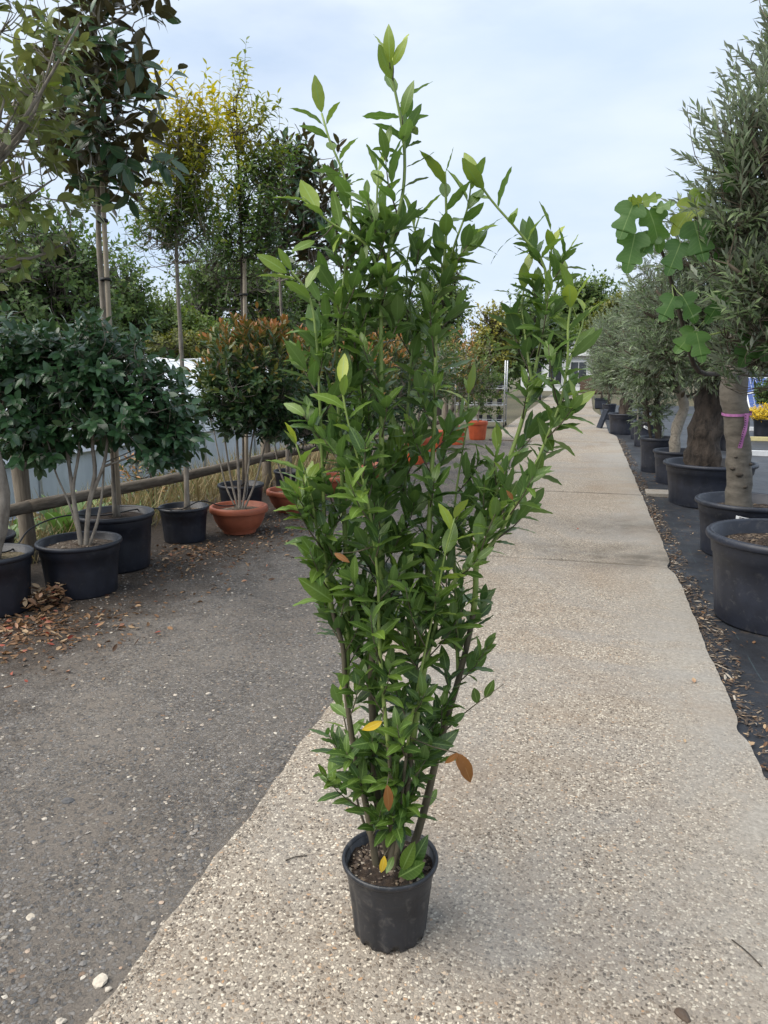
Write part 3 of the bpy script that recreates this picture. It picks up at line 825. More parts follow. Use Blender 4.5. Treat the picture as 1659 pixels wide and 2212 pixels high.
# ------------------------------------------------------------------ woody plants
def woody(root, lobes, trunks, n_limb, n_twig, twig_len, K, leaf_len, tpls, mat, bark, rs_, spread=50, droop=.1, upmix=.3,
          rnd_base=.35, rnd_var=.5, tip=0.0, zgain=0.0, n_single=0, up=.35, inner=.45, limb_r=.02, twig_r=.0025, trunk_n=12,
          limb_start=(.55, 1.0), jit=.25, side_gain=None, limb_bark=None, score_front=True, lenvar=.25, trunk_name='trunk', knob=.10, crown_twigs=True, tl_var=.4, rough=.22):
    root_loc = np.array(wpos(root))
    nodes = []; starts = []
    for pts, r0, r1 in trunks:
        Pp = spline(pts, max(6, 4 * len(pts)))
        Rr = np.linspace(r0, r1, len(Pp))
        if knob: Rr = Rr * (1 + knob * (np.sin(np.arange(len(Pp)) * 1.7 + r0 * 50) * .5 + rs_.random(len(Pp)) - .5))
        Rr[0] *= 1.15
        g = Geo(); tube(g, Pp, Rr, trunk_n)
        if knob:
            V = g.v[0]; ph = np.arctan2(V[:, 1] - V[:, 1].mean(), V[:, 0] - V[:, 0].mean())
            cen = np.repeat(Pp, trunk_n, 0); cen = np.vstack([cen, Pp[-1:], Pp[:1]])
            k = 1 + knob * (.5 * np.sin(ph * 3 + V[:, 2] * 9) + .35 * np.sin(ph * 5 - V[:, 2] * 17 + 1) + .3 * np.sin(ph * 9 + V[:, 2] * 31))
            g.v[0] = cen + (V - cen) * k[:, None]
        build(g, trunk_name, bark, root)
        a = int(limb_start[0] * (len(Pp) - 1)); 
        for i in range(a, len(Pp)):
            starts.append((Pp[i], Rr[i])); nodes.append(Pp[i])
    T, u, _ = lobe_points(rs_, lobes, n_limb, .25)
    for i in range(n_limb):
        d = [np.linalg.norm(s[0] - T[i]) + 1.2 * max(0, s[0][2] - T[i][2] + .1) + .15 * rs_.random() for s in starts]
        s = starts[int(np.argmin(d))]
        mid = s[0] * .5 + T[i] * .5 + np.array([0, 0, -.08]) * np.linalg.norm(T[i] - s[0]) + (rs_.random(3) - .5) * .12 * np.linalg.norm(T[i] - s[0])
        Pp = spline([s[0], mid, T[i]], 8)
        g = Geo(); r_ = min(limb_r, s[1] * .85)
        tube(g, Pp, np.linspace(r_, r_ * .35, 8), 6)
        build(g, 'limb', limb_bark or bark, root)
        nodes += list(Pp[2:])
    nodes = np.array(nodes)
    Pt, u, rad = lobe_points(rs_, lobes, n_twig, inner, rough)
    D = nrm(u * (1 - up) + np.array([0, 0, up]) + (rs_.random((n_twig, 3)) - .5) * .7)
    L = twig_len * (1 + tl_var * 2 * (rs_.random(n_twig) - .5))
    P0 = Pt - D * L[:, None] * .6
    g = Geo()
    if crown_twigs:
        for i in range(n_twig):
            dd = np.linalg.norm(nodes - P0[i], axis=1) + .8 * np.maximum(0, nodes[:, 2] - P0[i][2])
            s = nodes[int(np.argmin(dd))]
            m = (s + P0[i]) / 2 + (rs_.random(3) - .5) * .1 * np.linalg.norm(P0[i] - s) - [0, 0, .06 * np.linalg.norm(P0[i] - s)]
            tube(g, spline([s, m, P0[i], P0[i] + D[i] * L[i] * .95], 7), np.linspace(twig_r * 2.2, twig_r * .5, 7), 4, cap=False)
        build(g, 'twigs', limb_bark or bark, root, kind='stuff')
    P, LD, NN, S, t = leaves_on_twigs(rs_, P0, D, L, K, leaf_len, spread, droop, upmix, jit=jit, lvar=lenvar)
    z = P[:, 2]; zr = (z - z.min()) / max(np.ptp(z), 1e-6)
    tw = np.repeat(rs_.random(n_twig), K)
    rnd = rnd_base + rnd_var * (.5 * (rs_.random(len(P)) - .5) + .5 * (tw - .5)) + tip * (t - .5) + zgain * (zr - .5)
    if side_gain is not None: rnd = rnd + side_gain(P)
    rnd = np.clip(rnd, 0, 1)
    meshes = tpl_mesh('leaf', tpls, mat) if n_single else None
    return split_leaves(root, 'leaf', meshes, tpls, P, LD, NN, S, rnd, mat, n_single)

def px_lobe(x, y, rx, ry, ref, off=0.0, rd=None):
    c = at(x, y, ref, off); k = ppm(c)
    return (c, np.array([rx / k, (rd if rd else rx) / k, ry / k]))

# leaf shapes
T_LAUREL = [leaf_t((0, .07, .16, .26, .36, .46, .56, .66, .76, .86, .94, 1), w, f, c, .015, 3.6, p, .85, .92, tw) for w, f, c, p, tw in
            [(.39, .16, .10, 0, .1), (.35, .26, .20, 1, -.25), (.41, .10, .05, 2, .3), (.37, .2, .32, 3, 0), (.34, .32, .02, 4, -.2), (.40, .14, -.14, 5, .25), (.31, .45, .12, 1.7, .1), (.38, .05, .40, 2.6, -.35)]]
T_LAUREL_LO = [leaf_t((0, .2, .45, .75, 1), w, f, c, .012, 3.3, p, .85, .92) for w, f, c, p in [(.36, .25, .1, 0), (.33, .35, .16, 1), (.38, .2, .0, 2), (.32, .35, .2, 4)]]
T_CAM = [leaf_t((0, .22, .5, .8, 1), w, f, c, .006, 1.5, p, .8, .82) for w, f, c, p in [(.52, .18, .22, 0), (.48, .28, .30, 2), (.55, .1, .12, 4)]]
T_MAG = [leaf_t((0, .22, .5, .8, 1), w, f, c, .01, 1.2, p, .75, .95) for w, f, c, p in [(.42, .2, .15, 0), (.40, .35, .25, 2), (.45, .1, .05, 4)]]
T_LOO = [leaf_t((0, .25, .55, .82, 1), w, f, c, .01, 1.2, p, .8, .95) for w, f, c, p in [(.44, .15, .15, 0), (.40, .25, .3, 2), (.47, .08, .05, 4)]]
T_PRI = [leaf_t((0, .3, .65, 1), w, f, c) for w, f, c in [(.36, .3, .3), (.32, .4, .45), (.38, .2, .2)]]
T_PHO = [leaf_t((0, .3, .6, .85, 1), w, f, c, 0, 1, 0, .8, 1.1) for w, f, c in [(.38, .25, .12), (.34, .4, .2), (.4, .15, .0)]]
T_OLI = [leaf_t((0, .45, 1), w, f, c, pw=.7) for w, f, c in [(.25, .2, .05), (.22, .3, .15), (.27, .1, -.05)]]
T_CLUMP = [leaf_t((0, .4, 1), w, f, c, pw=.6) for w, f, c in [(.62, .2, .2), (.5, .4, .3), (.7, .1, .1)]]
FIG_HALF = [(.0, .0), (.07, -.05), (.17, -.07), (.28, -.02), (.37, .08), (.42, .20), (.40, .28), (.32, .31), (.24, .335), (.20, .375), (.215, .44), (.27, .52), (.325, .62), (.335, .71), (.295, .76), (.225, .76), (.175, .755), (.16, .80), (.155, .87), (.12, .945), (.06, .99), (0, 1.0)]
T_FIG = [strip_leaf(FIG_HALF, c, f) for c, f in [(.12, .22), (.28, .38), (.02, -.18)]]

# ================================================================== the potted bay laurel
LP = np.array([-.46, 1.77])
lrs = np.random.RandomState(5)
laurel = thing('potted_laurel', (LP[0], LP[1], 0), 'tall multi-stemmed bay laurel in a scuffed black pot standing alone on the concrete path', 'potted plant')
_, zs = pot_parts(laurel, LP, .134, .228, 'near', M['near_pot'], 'soil', 0.0, soil_drop=.035)
soil_chips(laurel, LP, .115, zs, 420, M['chips'], .002, .010, (.2, .98))
LREF = (LP[0], LP[1])
def lp(x, y, o=0.0): return at(x, y, LREF, o)
# (points in photograph pixels, depth offset start/end, radius start/end, lower-bark?)
STEMS = [
    ([(838, 1850), (812, 1700), (806, 1560), (802, 1480), (811, 1354), (822, 1278), (824, 1150), (824, 955), (823, 762), (826, 627), (850, 500), (870, 418), (874, 334), (866, 260), (852, 190), (838, 118)], .00, -.02, .0135, .0026),
    ([(848, 1850), (872, 1720), (893, 1560), (897, 1435), (922, 1278), (926, 1166), (932, 1031), (939, 896), (941, 762), (946, 650), (960, 560), (964, 464), (961, 371)], .02, .03, .0120, .0026),
    ([(862, 1850), (905, 1790), (960, 1570), (993, 1458), (1027, 1282), (1029, 1210), (1065, 1076), (1110, 964), (1141, 861), (1159, 784), (1179, 650), (1177, 580), (1121, 501), (1061, 432), (1031, 390)], .03, .0, .0120, .0022),
    ([(850, 1850), (880, 1700), (905, 1520), (930, 1390), (975, 1265), (1069, 1166), (1114, 1089), (1150, 1022), (1177, 955), (1213, 861), (1226, 780), (1228, 696), (1236, 640)], -.05, -.09, .0085, .0024),
    ([(842, 1850), (868, 1720), (885, 1580), (914, 1426), (948, 1269), (962, 1193), (982, 1120)], -.06, -.12, .0060, .0018),
    ([(826, 1845), (795, 1760), (765, 1620), (746, 1480), (739, 1390), (719, 1323), (703, 1210), (699, 1076), (694, 941), (690, 851), (684, 740), (661, 626), (629, 585)], -.02, -.05, .0105, .0022),
    ([(822, 1840), (780, 1760), (758, 1640), (745, 1560), (728, 1490)], .06, .08, .0050, .0018),
    ([(835, 1850), (842, 1650), (826, 1480), (818, 1330), (818, 1278), (807, 1166), (796, 1090), (782, 1027), (746, 883), (737, 830)], -.08, -.13, .0075, .0020),
    ([(805, 1500), (822, 1400), (815, 1150), (790, 900), (768, 700), (788, 560), (812, 460), (816, 371)], .02, .07, .0065, .0022),
    ([(748, 1490), (750, 1350), (745, 1150), (735, 950), (728, 760), (745, 580), (758, 440), (740, 371), (710, 297), (695, 245)], -.02, .04, .0075, .0022),
    ([(990, 1465), (985, 1300), (984, 1076), (1000, 970), (1011, 896), (1012, 850)], .03, .10, .0050, .0016),
    ([(1020, 1330), (1035, 1200), (1056, 1090), (1068, 1010), (1078, 960)], .02, .08, .0045, .0018),
    ([(722, 1335), (690, 1180), (665, 1040), (640, 960)], -.02, -.08, .0055, .0018),
    ([(896, 1450), (885, 1300), (875, 1100), (880, 900), (890, 720), (880, 560), (905, 470)], .02, .11, .0060, .0018),
    ([(824, 627), (800, 540), (700, 470), (655, 425)], -.02, -.06, .0040, .0016),
    ([(946, 650), (985, 520), (1012, 440), (1018, 395)], .03, .0, .0040, .0016),
    ([(1179, 650), (1190, 560), (1192, 500)], .0, .02, .0038, .0016),
    ([(1168, 730), (1195, 650), (1210, 590), (1218, 545)], .0, .05, .0036, .0016),
    ([(1150, 830), (1135, 730), (1128, 650), (1140, 590)], .0, .06, .0036, .0016),
    ([(1224, 800), (1245, 740), (1258, 700), (1262, 670)], -.08, -.05, .0030, .0015),
]
ALLN = []
leafs = []          # tuples of arrays: P, D, N, S, rnd
tw = Geo()
for si, (pp, o0, o1, r0, r1) in enumerate(STEMS):
    m = len(pp)
    P3 = np.array([lp(x, y, o0 + (o1 - o0) * i / (m - 1)) for i, (x, y) in enumerate(pp)])
    if pp[0][1] > 1800:                     # rooted in the soil
        a = lrs.random() * 6.28
        P3[0] = [LP[0] + (pp[0][0] - 842) / 850 * RT[0] * 1.4 + .02 * math.cos(a), LP[1] + .025 * math.sin(a), zs - .02]
    Pp = spline(P3, 5 * m)
    Rr = r1 + (r0 - r1) * np.linspace(1, 0, len(Pp)) ** 1.3
    zz = Pp[:, 2]
    ALLN.append(Pp)
    # woody lower part, green upper part
    ln = len(Pp)
    cut = int(np.searchsorted(zz, .95 if r0 > .009 else .62)) if zz[-1] > .95 else ln
    if pp[0][1] <= 1800: cut = 0
    if cut > 2:
        g = Geo(); tube(g, Pp[:min(cut + 1, ln)], Rr[:min(cut + 1, ln)], 8)
        build(g, 'stem', M['laurel_bark'], laurel)
    if cut < ln - 2:
        g = Geo(); tube(g, Pp[max(cut - 1, 0):], Rr[max(cut - 1, 0):] * 1.12, 8)
        build(g, 'stem', M['green_stem'], laurel)
    seg = np.r_[0, np.cumsum(np.linalg.norm(np.diff(Pp, axis=0), axis=1))]
    tot = seg[-1]
    Tn = nrm(np.gradient(Pp, axis=0))
    # leaves straight on the stem, dense at the tip
    s = .16 if pp[0][1] > 1800 else .03
    ph = lrs.random() * 6
    while s < tot:
        i = min(int(np.searchsorted(seg, s)), ln - 1)
        top = s > tot - .34
        ph += 2.4
        d = Tn[i]; a_ = nrm(np.cross(d, [.3, .2, .9])); b_ = np.cross(d, a_)
        side = math.cos(ph) * a_ + math.sin(ph) * b_
        rem = (tot - s)
        A = math.radians(18 + 50 * min(1, rem / .15) + 14 * (lrs.random() - .5))
        ld = nrm(d * math.cos(A) + side * math.sin(A) + (lrs.random(3) - .5) * .3 - [0, 0, .06])
        size = (.082 if rem > .03 else .070) * (.72 + .5 * lrs.random())
        leafs.append((Pp[i] + side * Rr[i], ld, d * .6 + [0, 0, .4] + (lrs.random(3) - .5) * .4, size, min(1, (.50 if top else .30) + .30 * lrs.random() + (.25 if rem < .06 else 0))))
        s += (.017 + .017 * lrs.random()) if top else ((.045 + .05 * lrs.random()) if Pp[i][2] < .6 else (.075 + .06 * lrs.random()))
    # side twigs
    s = (.12 + .06 * lrs.random()) if pp[0][1] > 1800 else .05
    ph = lrs.random() * 6
    while s < tot - .20:
        i = int(np.searchsorted(seg, s)); i = min(i, ln - 1)
        z = Pp[i][2]
        ph += 2.1 + lrs.random()
        d = Tn[i]; a_ = nrm(np.cross(d, [.3, .2, .9])); b_ = np.cross(d, a_)
        side = math.cos(ph) * a_ + math.sin(ph) * b_
        dense = np.interp(z, [.3, .5, .75, .95, 1.35, 1.75, 1.95, 2.3], [.70, .66, .66, .84, .90, 1.0, .40, .0])
        if lrs.random() < dense:
            Lg = (.07 + .11 * lrs.random()) * (1.1 if z < .9 else 1)
            td = nrm(d * .85 + side * .70 + np.array([0, 0, .35]) + (lrs.random(3) - .5) * .3)
            e = Pp[i] + td * Lg
            mid = (Pp[i] + e) / 2 + side * Lg * .06
            tube(tw, spline([Pp[i], mid, e], 5), np.linspace(.0022, .0010, 5), 5)
            K = int(5 + Lg * 42)
            P_, D_, N_, S_, t_ = leaves_on_twigs(lrs, Pp[i][None], td[None], np.array([Lg]), K, .071, 54, .0, .30, t0=.20, jit=.35, lvar=.3, tipsmall=.3)
            tone = .30 + .18 * lrs.random() + np.interp(z, [.4, 1.0, 1.9], [-.06, .04, .10])
            for q in range(K):
                leafs.append((P_[q], D_[q], N_[q], S_[q], float(np.clip(tone + .30 * (lrs.random() - .4) + .22 * (t_[q] - .6), 0, 1))))
        s += .034 + .034 * lrs.random()
# the long bare twig at the lower right
tp = [lp(958, 1582, .05), lp(1010, 1535, .0), lp(1050, 1505, -.02), lp(1088, 1478, -.03)]
tube(tw, spline(tp, 8), np.linspace(.0024, .0008, 8), 5)
for x, y, dx, dy in ((1032, 1520, -14, -52), (1048, 1508, 22, -44), (1004, 1540, -25, 18)):
    p0 = lp(x, y, -.01); p1 = lp(x + dx, y + dy, -.03)
    leafs.append((p0, nrm(p1 - p0), -FH + [0, 0, .3], .062, .42))
ALLN = np.concatenate(ALLN)
def to_stem(p):                              # leaf stalk or short twig from a leaf back to the nearest stem
    q = ALLN[int(np.argmin(np.linalg.norm(ALLN - p, axis=1) + .5 * np.maximum(0, ALLN[:, 2] - p[2])))]
    tube(tw, spline([q, (q + p) / 2 - [0, 0, .006], p], 5), np.linspace(.0020, .0009, 5), 5)
# signature leaves seen in the photograph: big ones low down, tip leaf etc. (from, to)
for a, b, r_ in [((842, 135), (838, 58), .8), ((850, 142), (872, 85), .85), ((880, 1640), (838, 1740), .2), ((918, 1475), (835, 1415), .3), ((905, 1500), (845, 1560), .28),
                 ((872, 1705), (830, 1760), .2), ((890, 1600), (985, 1612), .25), ((920, 1640), (990, 1580), .2), ((820, 1600), (760, 1610), .3),
                 ((745, 850), (740, 760), .45), ((700, 1230), (655, 1165), .55), ((720, 1300), (642, 1245), .6), ((815, 1290), (880, 1215), .25), ((870, 250), (885, 178), .6),
                 ((1195, 975), (1165, 905), .5), ((1235, 860), (1190, 930), .35), ((1225, 895), (1270, 855), .3), ((620, 590), (566, 548), .7), ((680, 520), (632, 540), .6), ((1150, 1040), (1173, 985), .5),
                 ((868, 1880), (905, 1800), .55), ((860, 1895), (925, 1860), .35), ((880, 1880), (932, 1800), .3), ((890, 1870), (918, 1900), .3), ((850, 1850), (835, 1885), .5)]:
    p0 = lp(*a, -.06); p1 = lp(*b, -.09); to_stem(p0)
    leafs.append((p0, nrm(p1 - p0), -FH * .8 + [0, 0, .5] + (lrs.random(3) - .5) * .5, min(.11, float(np.linalg.norm(p1 - p0)) * 1.05), r_))
LPs = np.array([l[0] for l in leafs]); LDs = np.array([l[1] for l in leafs]); LNs = np.array([l[2] for l in leafs])
LSs = np.array([l[3] for l in leafs]); LRs = np.array([l[4] for l in leafs])
score = np.linalg.norm(LPs - CAM, axis=1) / LSs ** .7 * (1.25 - .35 * np.abs((nrm(LNs) * nrm(LPs - CAM)).sum(1)))
T_BOTH = T_LAUREL
LM = tpl_mesh('leaf', T_LAUREL, M['laurel'])
one = np.argsort(score)[:300]
split_leaves(laurel, 'leaf', LM, T_LAUREL, LPs, LDs, LNs, LSs, LRs, M['laurel'], 300, score)
# spoiled leaves
LYM = tpl_mesh('leaf', [T_LAUREL[3]], M['yellow_leaf']); LBM = tpl_mesh('leaf', [T_LAUREL[1], T_LAUREL[3]], M['brown_leaf'])
for (a, b, me, lab) in [((826, 1558), (786, 1578), LYM[0], 'yellowed leaf'), ((830, 1848), (826, 1888), LYM[0], 'yellowed leaf'), ((836, 1695), (842, 1752), LBM[0], 'browned leaf'),
                        ((985, 1625), (1005, 1672), LBM[0], 'browned leaf'), ((992, 1628), (1022, 1692), LBM[1], 'browned leaf'), ((988, 1626), (965, 1650), LBM[1], 'browned leaf'),
                        ((722, 1195), (752, 1212), LBM[0], 'browned leaf'), ((1108, 1080), (1098, 1062), LBM[0], 'browned leaf')]:
    p0 = lp(*a, -.17); p1 = lp(*b, -.18); to_stem(p0)
    R = frames(nrm(p1 - p0)[None], (-FH + [0.2, 0, .35])[None])[0]
    o = link('leaf', me, None, laurel)
    o.matrix_local = Matrix.Translation(Vector((p0 - np.array(wpos(laurel))).tolist())) @ Matrix(R.tolist()).to_4x4() @ Matrix.Scale(float(np.linalg.norm(p1 - p0)) * 1.1, 4)
    o['label'] = lab + ' on the bay laurel'
build(tw, 'twigs', M['laurel_bark'], laurel, kind='stuff')
print('laurel leaves', len(leafs))

# ================================================================== left row
def P2m(x, y, ref, o=0.0): return at(x, y, ref, o)
def stake(root, base, top, r=.02, ties=()):
    g = Geo(); tube(g, spline([base, top], 6), r, 10)
    s = build(g, 'stake', M['stake'], root)
    for k in ties:
        c = np.asarray(base) * (1 - k) + np.asarray(top) * k
        g = Geo(); th = np.linspace(0, 2 * math.pi, 13)[:-1]
        lathe(g, [(r * 2.1, -.012), (r * 2.25, 0), (r * 2.1, .012), (r * 1.9, 0)], c + np.array([-r * .7, 0, 0]), 14, close=True)
        build(g, 'tie', M['tie'], s)

# tall loose-crowned tree in the pot at the frame edge
c1 = (-3.70, 3.84)
t1 = thing('potted_tree', (*c1, 0), 'loose thin-branched tree with bronze green leaves and a stout leaning trunk in a black pot', 'potted tree')
_, z1 = pot_parts(t1, c1, .27, .376, 'black', soil='moss_soil')
b0 = np.array([c1[0] + .02, c1[1] - .02, z1 - .03])
tk = [b0, P2m(5, 1090, c1), P2m(-40, 880, c1), P2m(-70, 640, c1), P2m(-60, 400, c1)]
woody(t1, [px_lobe(-20, 200, 190, 260, c1, .25), px_lobe(80, 380, 120, 190, c1, .15), px_lobe(70, 80, 130, 160, c1, .15), px_lobe(-60, 560, 130, 130, c1, 0)], [(tk, .052, .03)], 22, 135, .28, 8, .105, T_LOO, M['loose'], M['grey_bark'],
      np.random.RandomState(21), 60, .25, .35, .45, .6, .1, .1, n_single=120, up=.45, limb_r=.016, twig_r=.002, limb_start=(.5, 1))

# camellia beyond the frame edge
c0 = (-4.22, 4.30)
t0 = thing('potted_camellia', (*c0, 0), 'dark glossy camellia bush pressed against the round fence post at the end of the row', 'potted shrub')
_, z0_ = pot_parts(t0, c0, .25, .36, 'black', soil='soil')
tk = [np.array([c0[0], c0[1], z0_ - .03]), np.array([c0[0] + .02, c0[1], .75]), P2m(0, 900, c0)]
woody(t0, [px_lobe(20, 850, 125, 165, c0, 0, 110), px_lobe(90, 940, 80, 75, c0, -.1), px_lobe(60, 770, 110, 90, c0, .0)], [(tk, .025, .015)], 16, 270, .15, 8, .09, T_CAM, M['camellia'], M['grey_bark'], np.random.RandomState(22),
      62, .25, .35, .35, .5, .15, .1, n_single=130, up=.2, limb_r=.012)

# the big camellia
c2 = (-3.41, 4.36)
t2 = thing('potted_camellia', (*c2, 0), 'broad dark green camellia on pale forked stems in a black pot topped with bark', 'potted shrub')
_, z2 = pot_parts(t2, c2, .29, .363, 'black', soil='bark_soil')
soil_chips(t2, c2, .255, z2, 420, M['chips'], .004, .014, (.35, 1.0))
def cb(x, y): return np.array([*P2m(x, y, c2)[:2], z2 - .02])
cs = []
for pp, r0, r1 in [([(176, 1168), (160, 1080), (150, 1010), (140, 930), (125, 850)], .018, .008), ([(176, 1168), (158, 1060), (170, 980), (176, 900), (180, 830)], .014, .007),
                   ([(184, 1168), (192, 1090), (205, 1020), (200, 960), (205, 880), (212, 800)], .018, .008), ([(184, 1168), (196, 1080), (225, 1000), (238, 910), (260, 840)], .016, .008),
                   ([(188, 1166), (212, 1120), (222, 1050), (225, 1000)], .012, .006), ([(178, 1166), (150, 1090), (120, 1020), (100, 950)], .010, .005)]:
    P_ = [P2m(x, y, c2, .06 * (i / len(pp))) for i, (x, y) in enumerate(pp)]
    P_[0] = np.array([P_[0][0], P_[0][1], z2 - .02])
    cs.append((P_, r0, r1))
woody(t2, [px_lobe(215, 800, 165, 110, c2, .12, 130), px_lobe(320, 880, 120, 95, c2, .1, 110), px_lobe(150, 780, 110, 95, c2, .08), px_lobe(370, 930, 75, 60, c2, .05), px_lobe(255, 905, 120, 65, c2, .1), px_lobe(345, 970, 65, 45, c2, .0), px_lobe(100, 900, 60, 60, c2, .0)], cs, 28, 560, .18, 8, .086, T_CAM,
      M['camellia'], M['grey_bark'], np.random.RandomState(23), 62, .22, .35, .34, .55, .12, .15, n_single=260, up=.25, inner=.4, rough=.5, limb_r=.012, twig_r=.002)

# magnolia with a stake
c3 = (-3.58, 5.02)
t3 = thing('potted_magnolia', (*c3, 0), 'tall magnolia with large brown-backed leaves tied to a pale stake in a wide black pot', 'potted tree')
_, z3 = pot_parts(t3, c3, .31, .43, 'black', soil='soil')
bs = np.array([*P2m(250, 1095, c3)[:2], z3 - .03])
tk = [bs, P2m(243, 950, c3), P2m(224, 680, c3), P2m(213, 500, c3), P2m(212, 350, c3), P2m(210, 200, c3), P2m(205, 20, c3), P2m(205, -120, c3)]
woody(t3, [px_lobe(235, 90, 125, 130, c3, 0), px_lobe(270, 270, 110, 115, c3, 0), px_lobe(150, 190, 115, 140, c3, 0), px_lobe(240, -90, 110, 100, c3, 0), px_lobe(190, 370, 70, 70, c3, 0)],
      [(tk, .028, .012)], 26, 150, .24, 6, .17, T_MAG, M['magnolia'], M['grey_bark'], np.random.RandomState(24), 62, .35, .3, .5, .6, .1, 0, n_single=170, up=.45, rough=.6, limb_r=.011, twig_r=.003, limb_start=(.5, 1))
stake(t3, P2m(257, 1090, c3, -.05), P2m(217, 330, c3, -.05), .018, (.33, .66, .82))

# privet tree with yellow tips
c4 = (-3.53, 5.99)
t4 = thing('potted_privet', (*c4, 0), 'slim tree with yellow tipped leaves on a bare grey trunk in the small black pot', 'potted tree')
_, z4 = pot_parts(t4, c4, .23, .307, 'black', soil='bark_soil')
soil_chips(t4, c4, .2, z4, 200, M['chips'], .004, .012, (.5, 1.0))
tk = [np.array([*P2m(404, 1095, c4)[:2], z4 - .03]), P2m(400, 950, c4), P2m(392, 760, c4), P2m(383, 600, c4), P2m(380, 480, c4), P2m(385, 330, c4), P2m(392, 210, c4)]
woody(t4, [px_lobe(385, 330, 80, 130, c4), px_lobe(355, 480, 85, 85, c4), px_lobe(430, 300, 60, 90, c4), px_lobe(420, 430, 70, 90, c4)], [(tk, .026, .009)], 28, 320, .30, 12, .075, T_PRI, M['privet'], M['grey_bark'],
      np.random.RandomState(25), 58, .30, .2, .62, .5, .15, .75, n_single=0, up=.75, limb_r=.009, twig_r=.0018, limb_start=(.55, 1), inner=.15, rough=.7)

# photinia in a terracotta bowl
PHO = dict(T=T_PHO)
def photinia(c, r, h, lobes, stems, label, seed, nt=420, single=150, redder=.0):
    t = thing('potted_photinia', (*c, 0), label, 'potted shrub')
    _, z = pot_parts(t, c, r, h, 'bowl', soil='bark_soil')
    S_ = []
    for pp, r0, r1 in stems:
        P_ = [P2m(x, y, c, .05 * i) if i else None for i, (x, y) in enumerate(pp)]
        b = P2m(*pp[0], c); P_[0] = np.array([b[0], b[1], z - .02]); S_.append((P_, r0, r1))
    woody(t, lobes, S_, 22, nt, .16, 9, .085, T_PHO, M['photinia'], M['grey_bark'], np.random.RandomState(seed), 52, .0, .3, (.40 + redder), .40, .55, .80, n_single=single, up=.4, inner=.55, rough=.22, limb_r=.010, twig_r=.0018)
    return t
c5 = (-3.19, 6.43)
photinia(c5, .28, .25, [px_lobe(550, 812, 128, 122, c5, 0, 115), px_lobe(500, 860, 78, 80, c5), px_lobe(590, 870, 80, 80, c5)],
         [([(516, 1088), (500, 1040), (490, 980), (480, 900)], .012, .007), ([(518, 1088), (515, 1020), (512, 950), (510, 880)], .018, .009), ([(521, 1088), (535, 1020), (545, 950), (560, 880)], .012, .007),
          ([(523, 1088), (552, 1040), (568, 980), (590, 900)], .011, .006), ([(514, 1088), (488, 1050), (474, 990), (460, 920)], .009, .005)],
         'round photinia bush with red new leaves in a terracotta bowl before a black pot', 26, 860, 220)
c7 = (-3.10, 7.55)
photinia(c7, .277, .237, [px_lobe(655, 845, 92, 115, c7, 0, 95), px_lobe(625, 905, 60, 60, c7)],
         [([(625, 1050), (600, 1000), (590, 930)], .012, .007), ([(628, 1050), (628, 980), (630, 900)], .014, .008), ([(632, 1050), (650, 990), (665, 910)], .012, .007)],
         'darker photinia bush in a terracotta bowl beside the second fence post', 27, 560, 60, -.04)
c8 = (-2.93, 8.75)
photinia(c8, .26, .235, [px_lobe(770, 850, 85, 105, c8, 0, 85)], [([(738, 1022), (725, 960), (740, 900)], .012, .007), ([(742, 1022), (755, 960), (775, 890)], .012, .007)],
         'photinia bush in the third terracotta bowl of the row, half behind laurel stems', 28, 340, 0)
c9 = (-2.92, 9.9)
photinia(c9, .25, .235, [px_lobe(835, 820, 80, 105, c9, 0, 80)], [([(790, 1003), (800, 940), (815, 880)], .012, .007), ([(793, 1003), (820, 940), (845, 870)], .012, .007)],
         'photinia bush in the last terracotta bowl of the row, next to ribbed orange pots', 29, 300, 0)

# green privet behind the bowl, staked
c6 = (-3.47, 7.06)
t6 = thing('potted_privet', (*c6, 0), 'dark leaved slim tree tied to a stake in a black pot behind the terracotta bowl', 'potted tree')
_, z6 = pot_parts(t6, c6, .245, .357, 'black', soil='soil')
tk = [np.array([*P2m(528, 1050, c6)[:2], z6 - .03]), P2m(526, 800, c6), P2m(523, 620, c6), P2m(520, 500, c6), P2m(515, 350, c6), P2m(510, 210, c6)]
woody(t6, [px_lobe(510, 270, 80, 105, c6), px_lobe(520, 430, 95, 100, c6), px_lobe(570, 330, 70, 110, c6), px_lobe(480, 520, 75, 75, c6), px_lobe(560, 500, 60, 80, c6)], [(tk, .026, .009)], 28, 320, .32, 12, .08, T_PRI, M['privet'], M['dark_bark'],
      np.random.RandomState(30), 58, .3, .2, .32, .45, .12, .3, up=.7, limb_r=.009, twig_r=.0018, limb_start=(.55, 1), inner=.15, rough=.7,
      side_gain=lambda P: .45 * np.exp(-(((P - P2m(480, 260, c6)) ** 2).sum(1)) / .25))
stake(t6, P2m(533, 1048, c6, -.06), P2m(528, 560, c6, -.06), .02, (.45, .85))

# second magnolia, rusty leaves
c7b = (-3.40, 8.30)
t7 = thing('potted_magnolia', (*c7b, 0), 'dense dark magnolia with rusty leaf backs on a slim stem behind photinia', 'potted tree')
_, z7 = pot_parts(t7, c7b, .22, .34, 'black', soil='soil')
tk = [np.array([*P2m(622, 1020, c7b)[:2], z7 - .03]), P2m(615, 800, c7b), P2m(606, 640, c7b), P2m(604, 480, c7b), P2m(612, 340, c7b)]
woody(t7, [px_lobe(610, 400, 75, 100, c7b), px_lobe(675, 430, 80, 105, c7b), px_lobe(600, 520, 70, 60, c7b), px_lobe(690, 540, 60, 60, c7b)], [(tk, .024, .010)], 22, 190, .2, 7, .14, T_MAG, M['magnolia'], M['grey_bark'],
      np.random.RandomState(31), 58, .08, .2, .45, .6, .1, 0, n_single=90, up=.5, rough=.6, limb_r=.01, twig_r=.003, limb_start=(.5, 1))

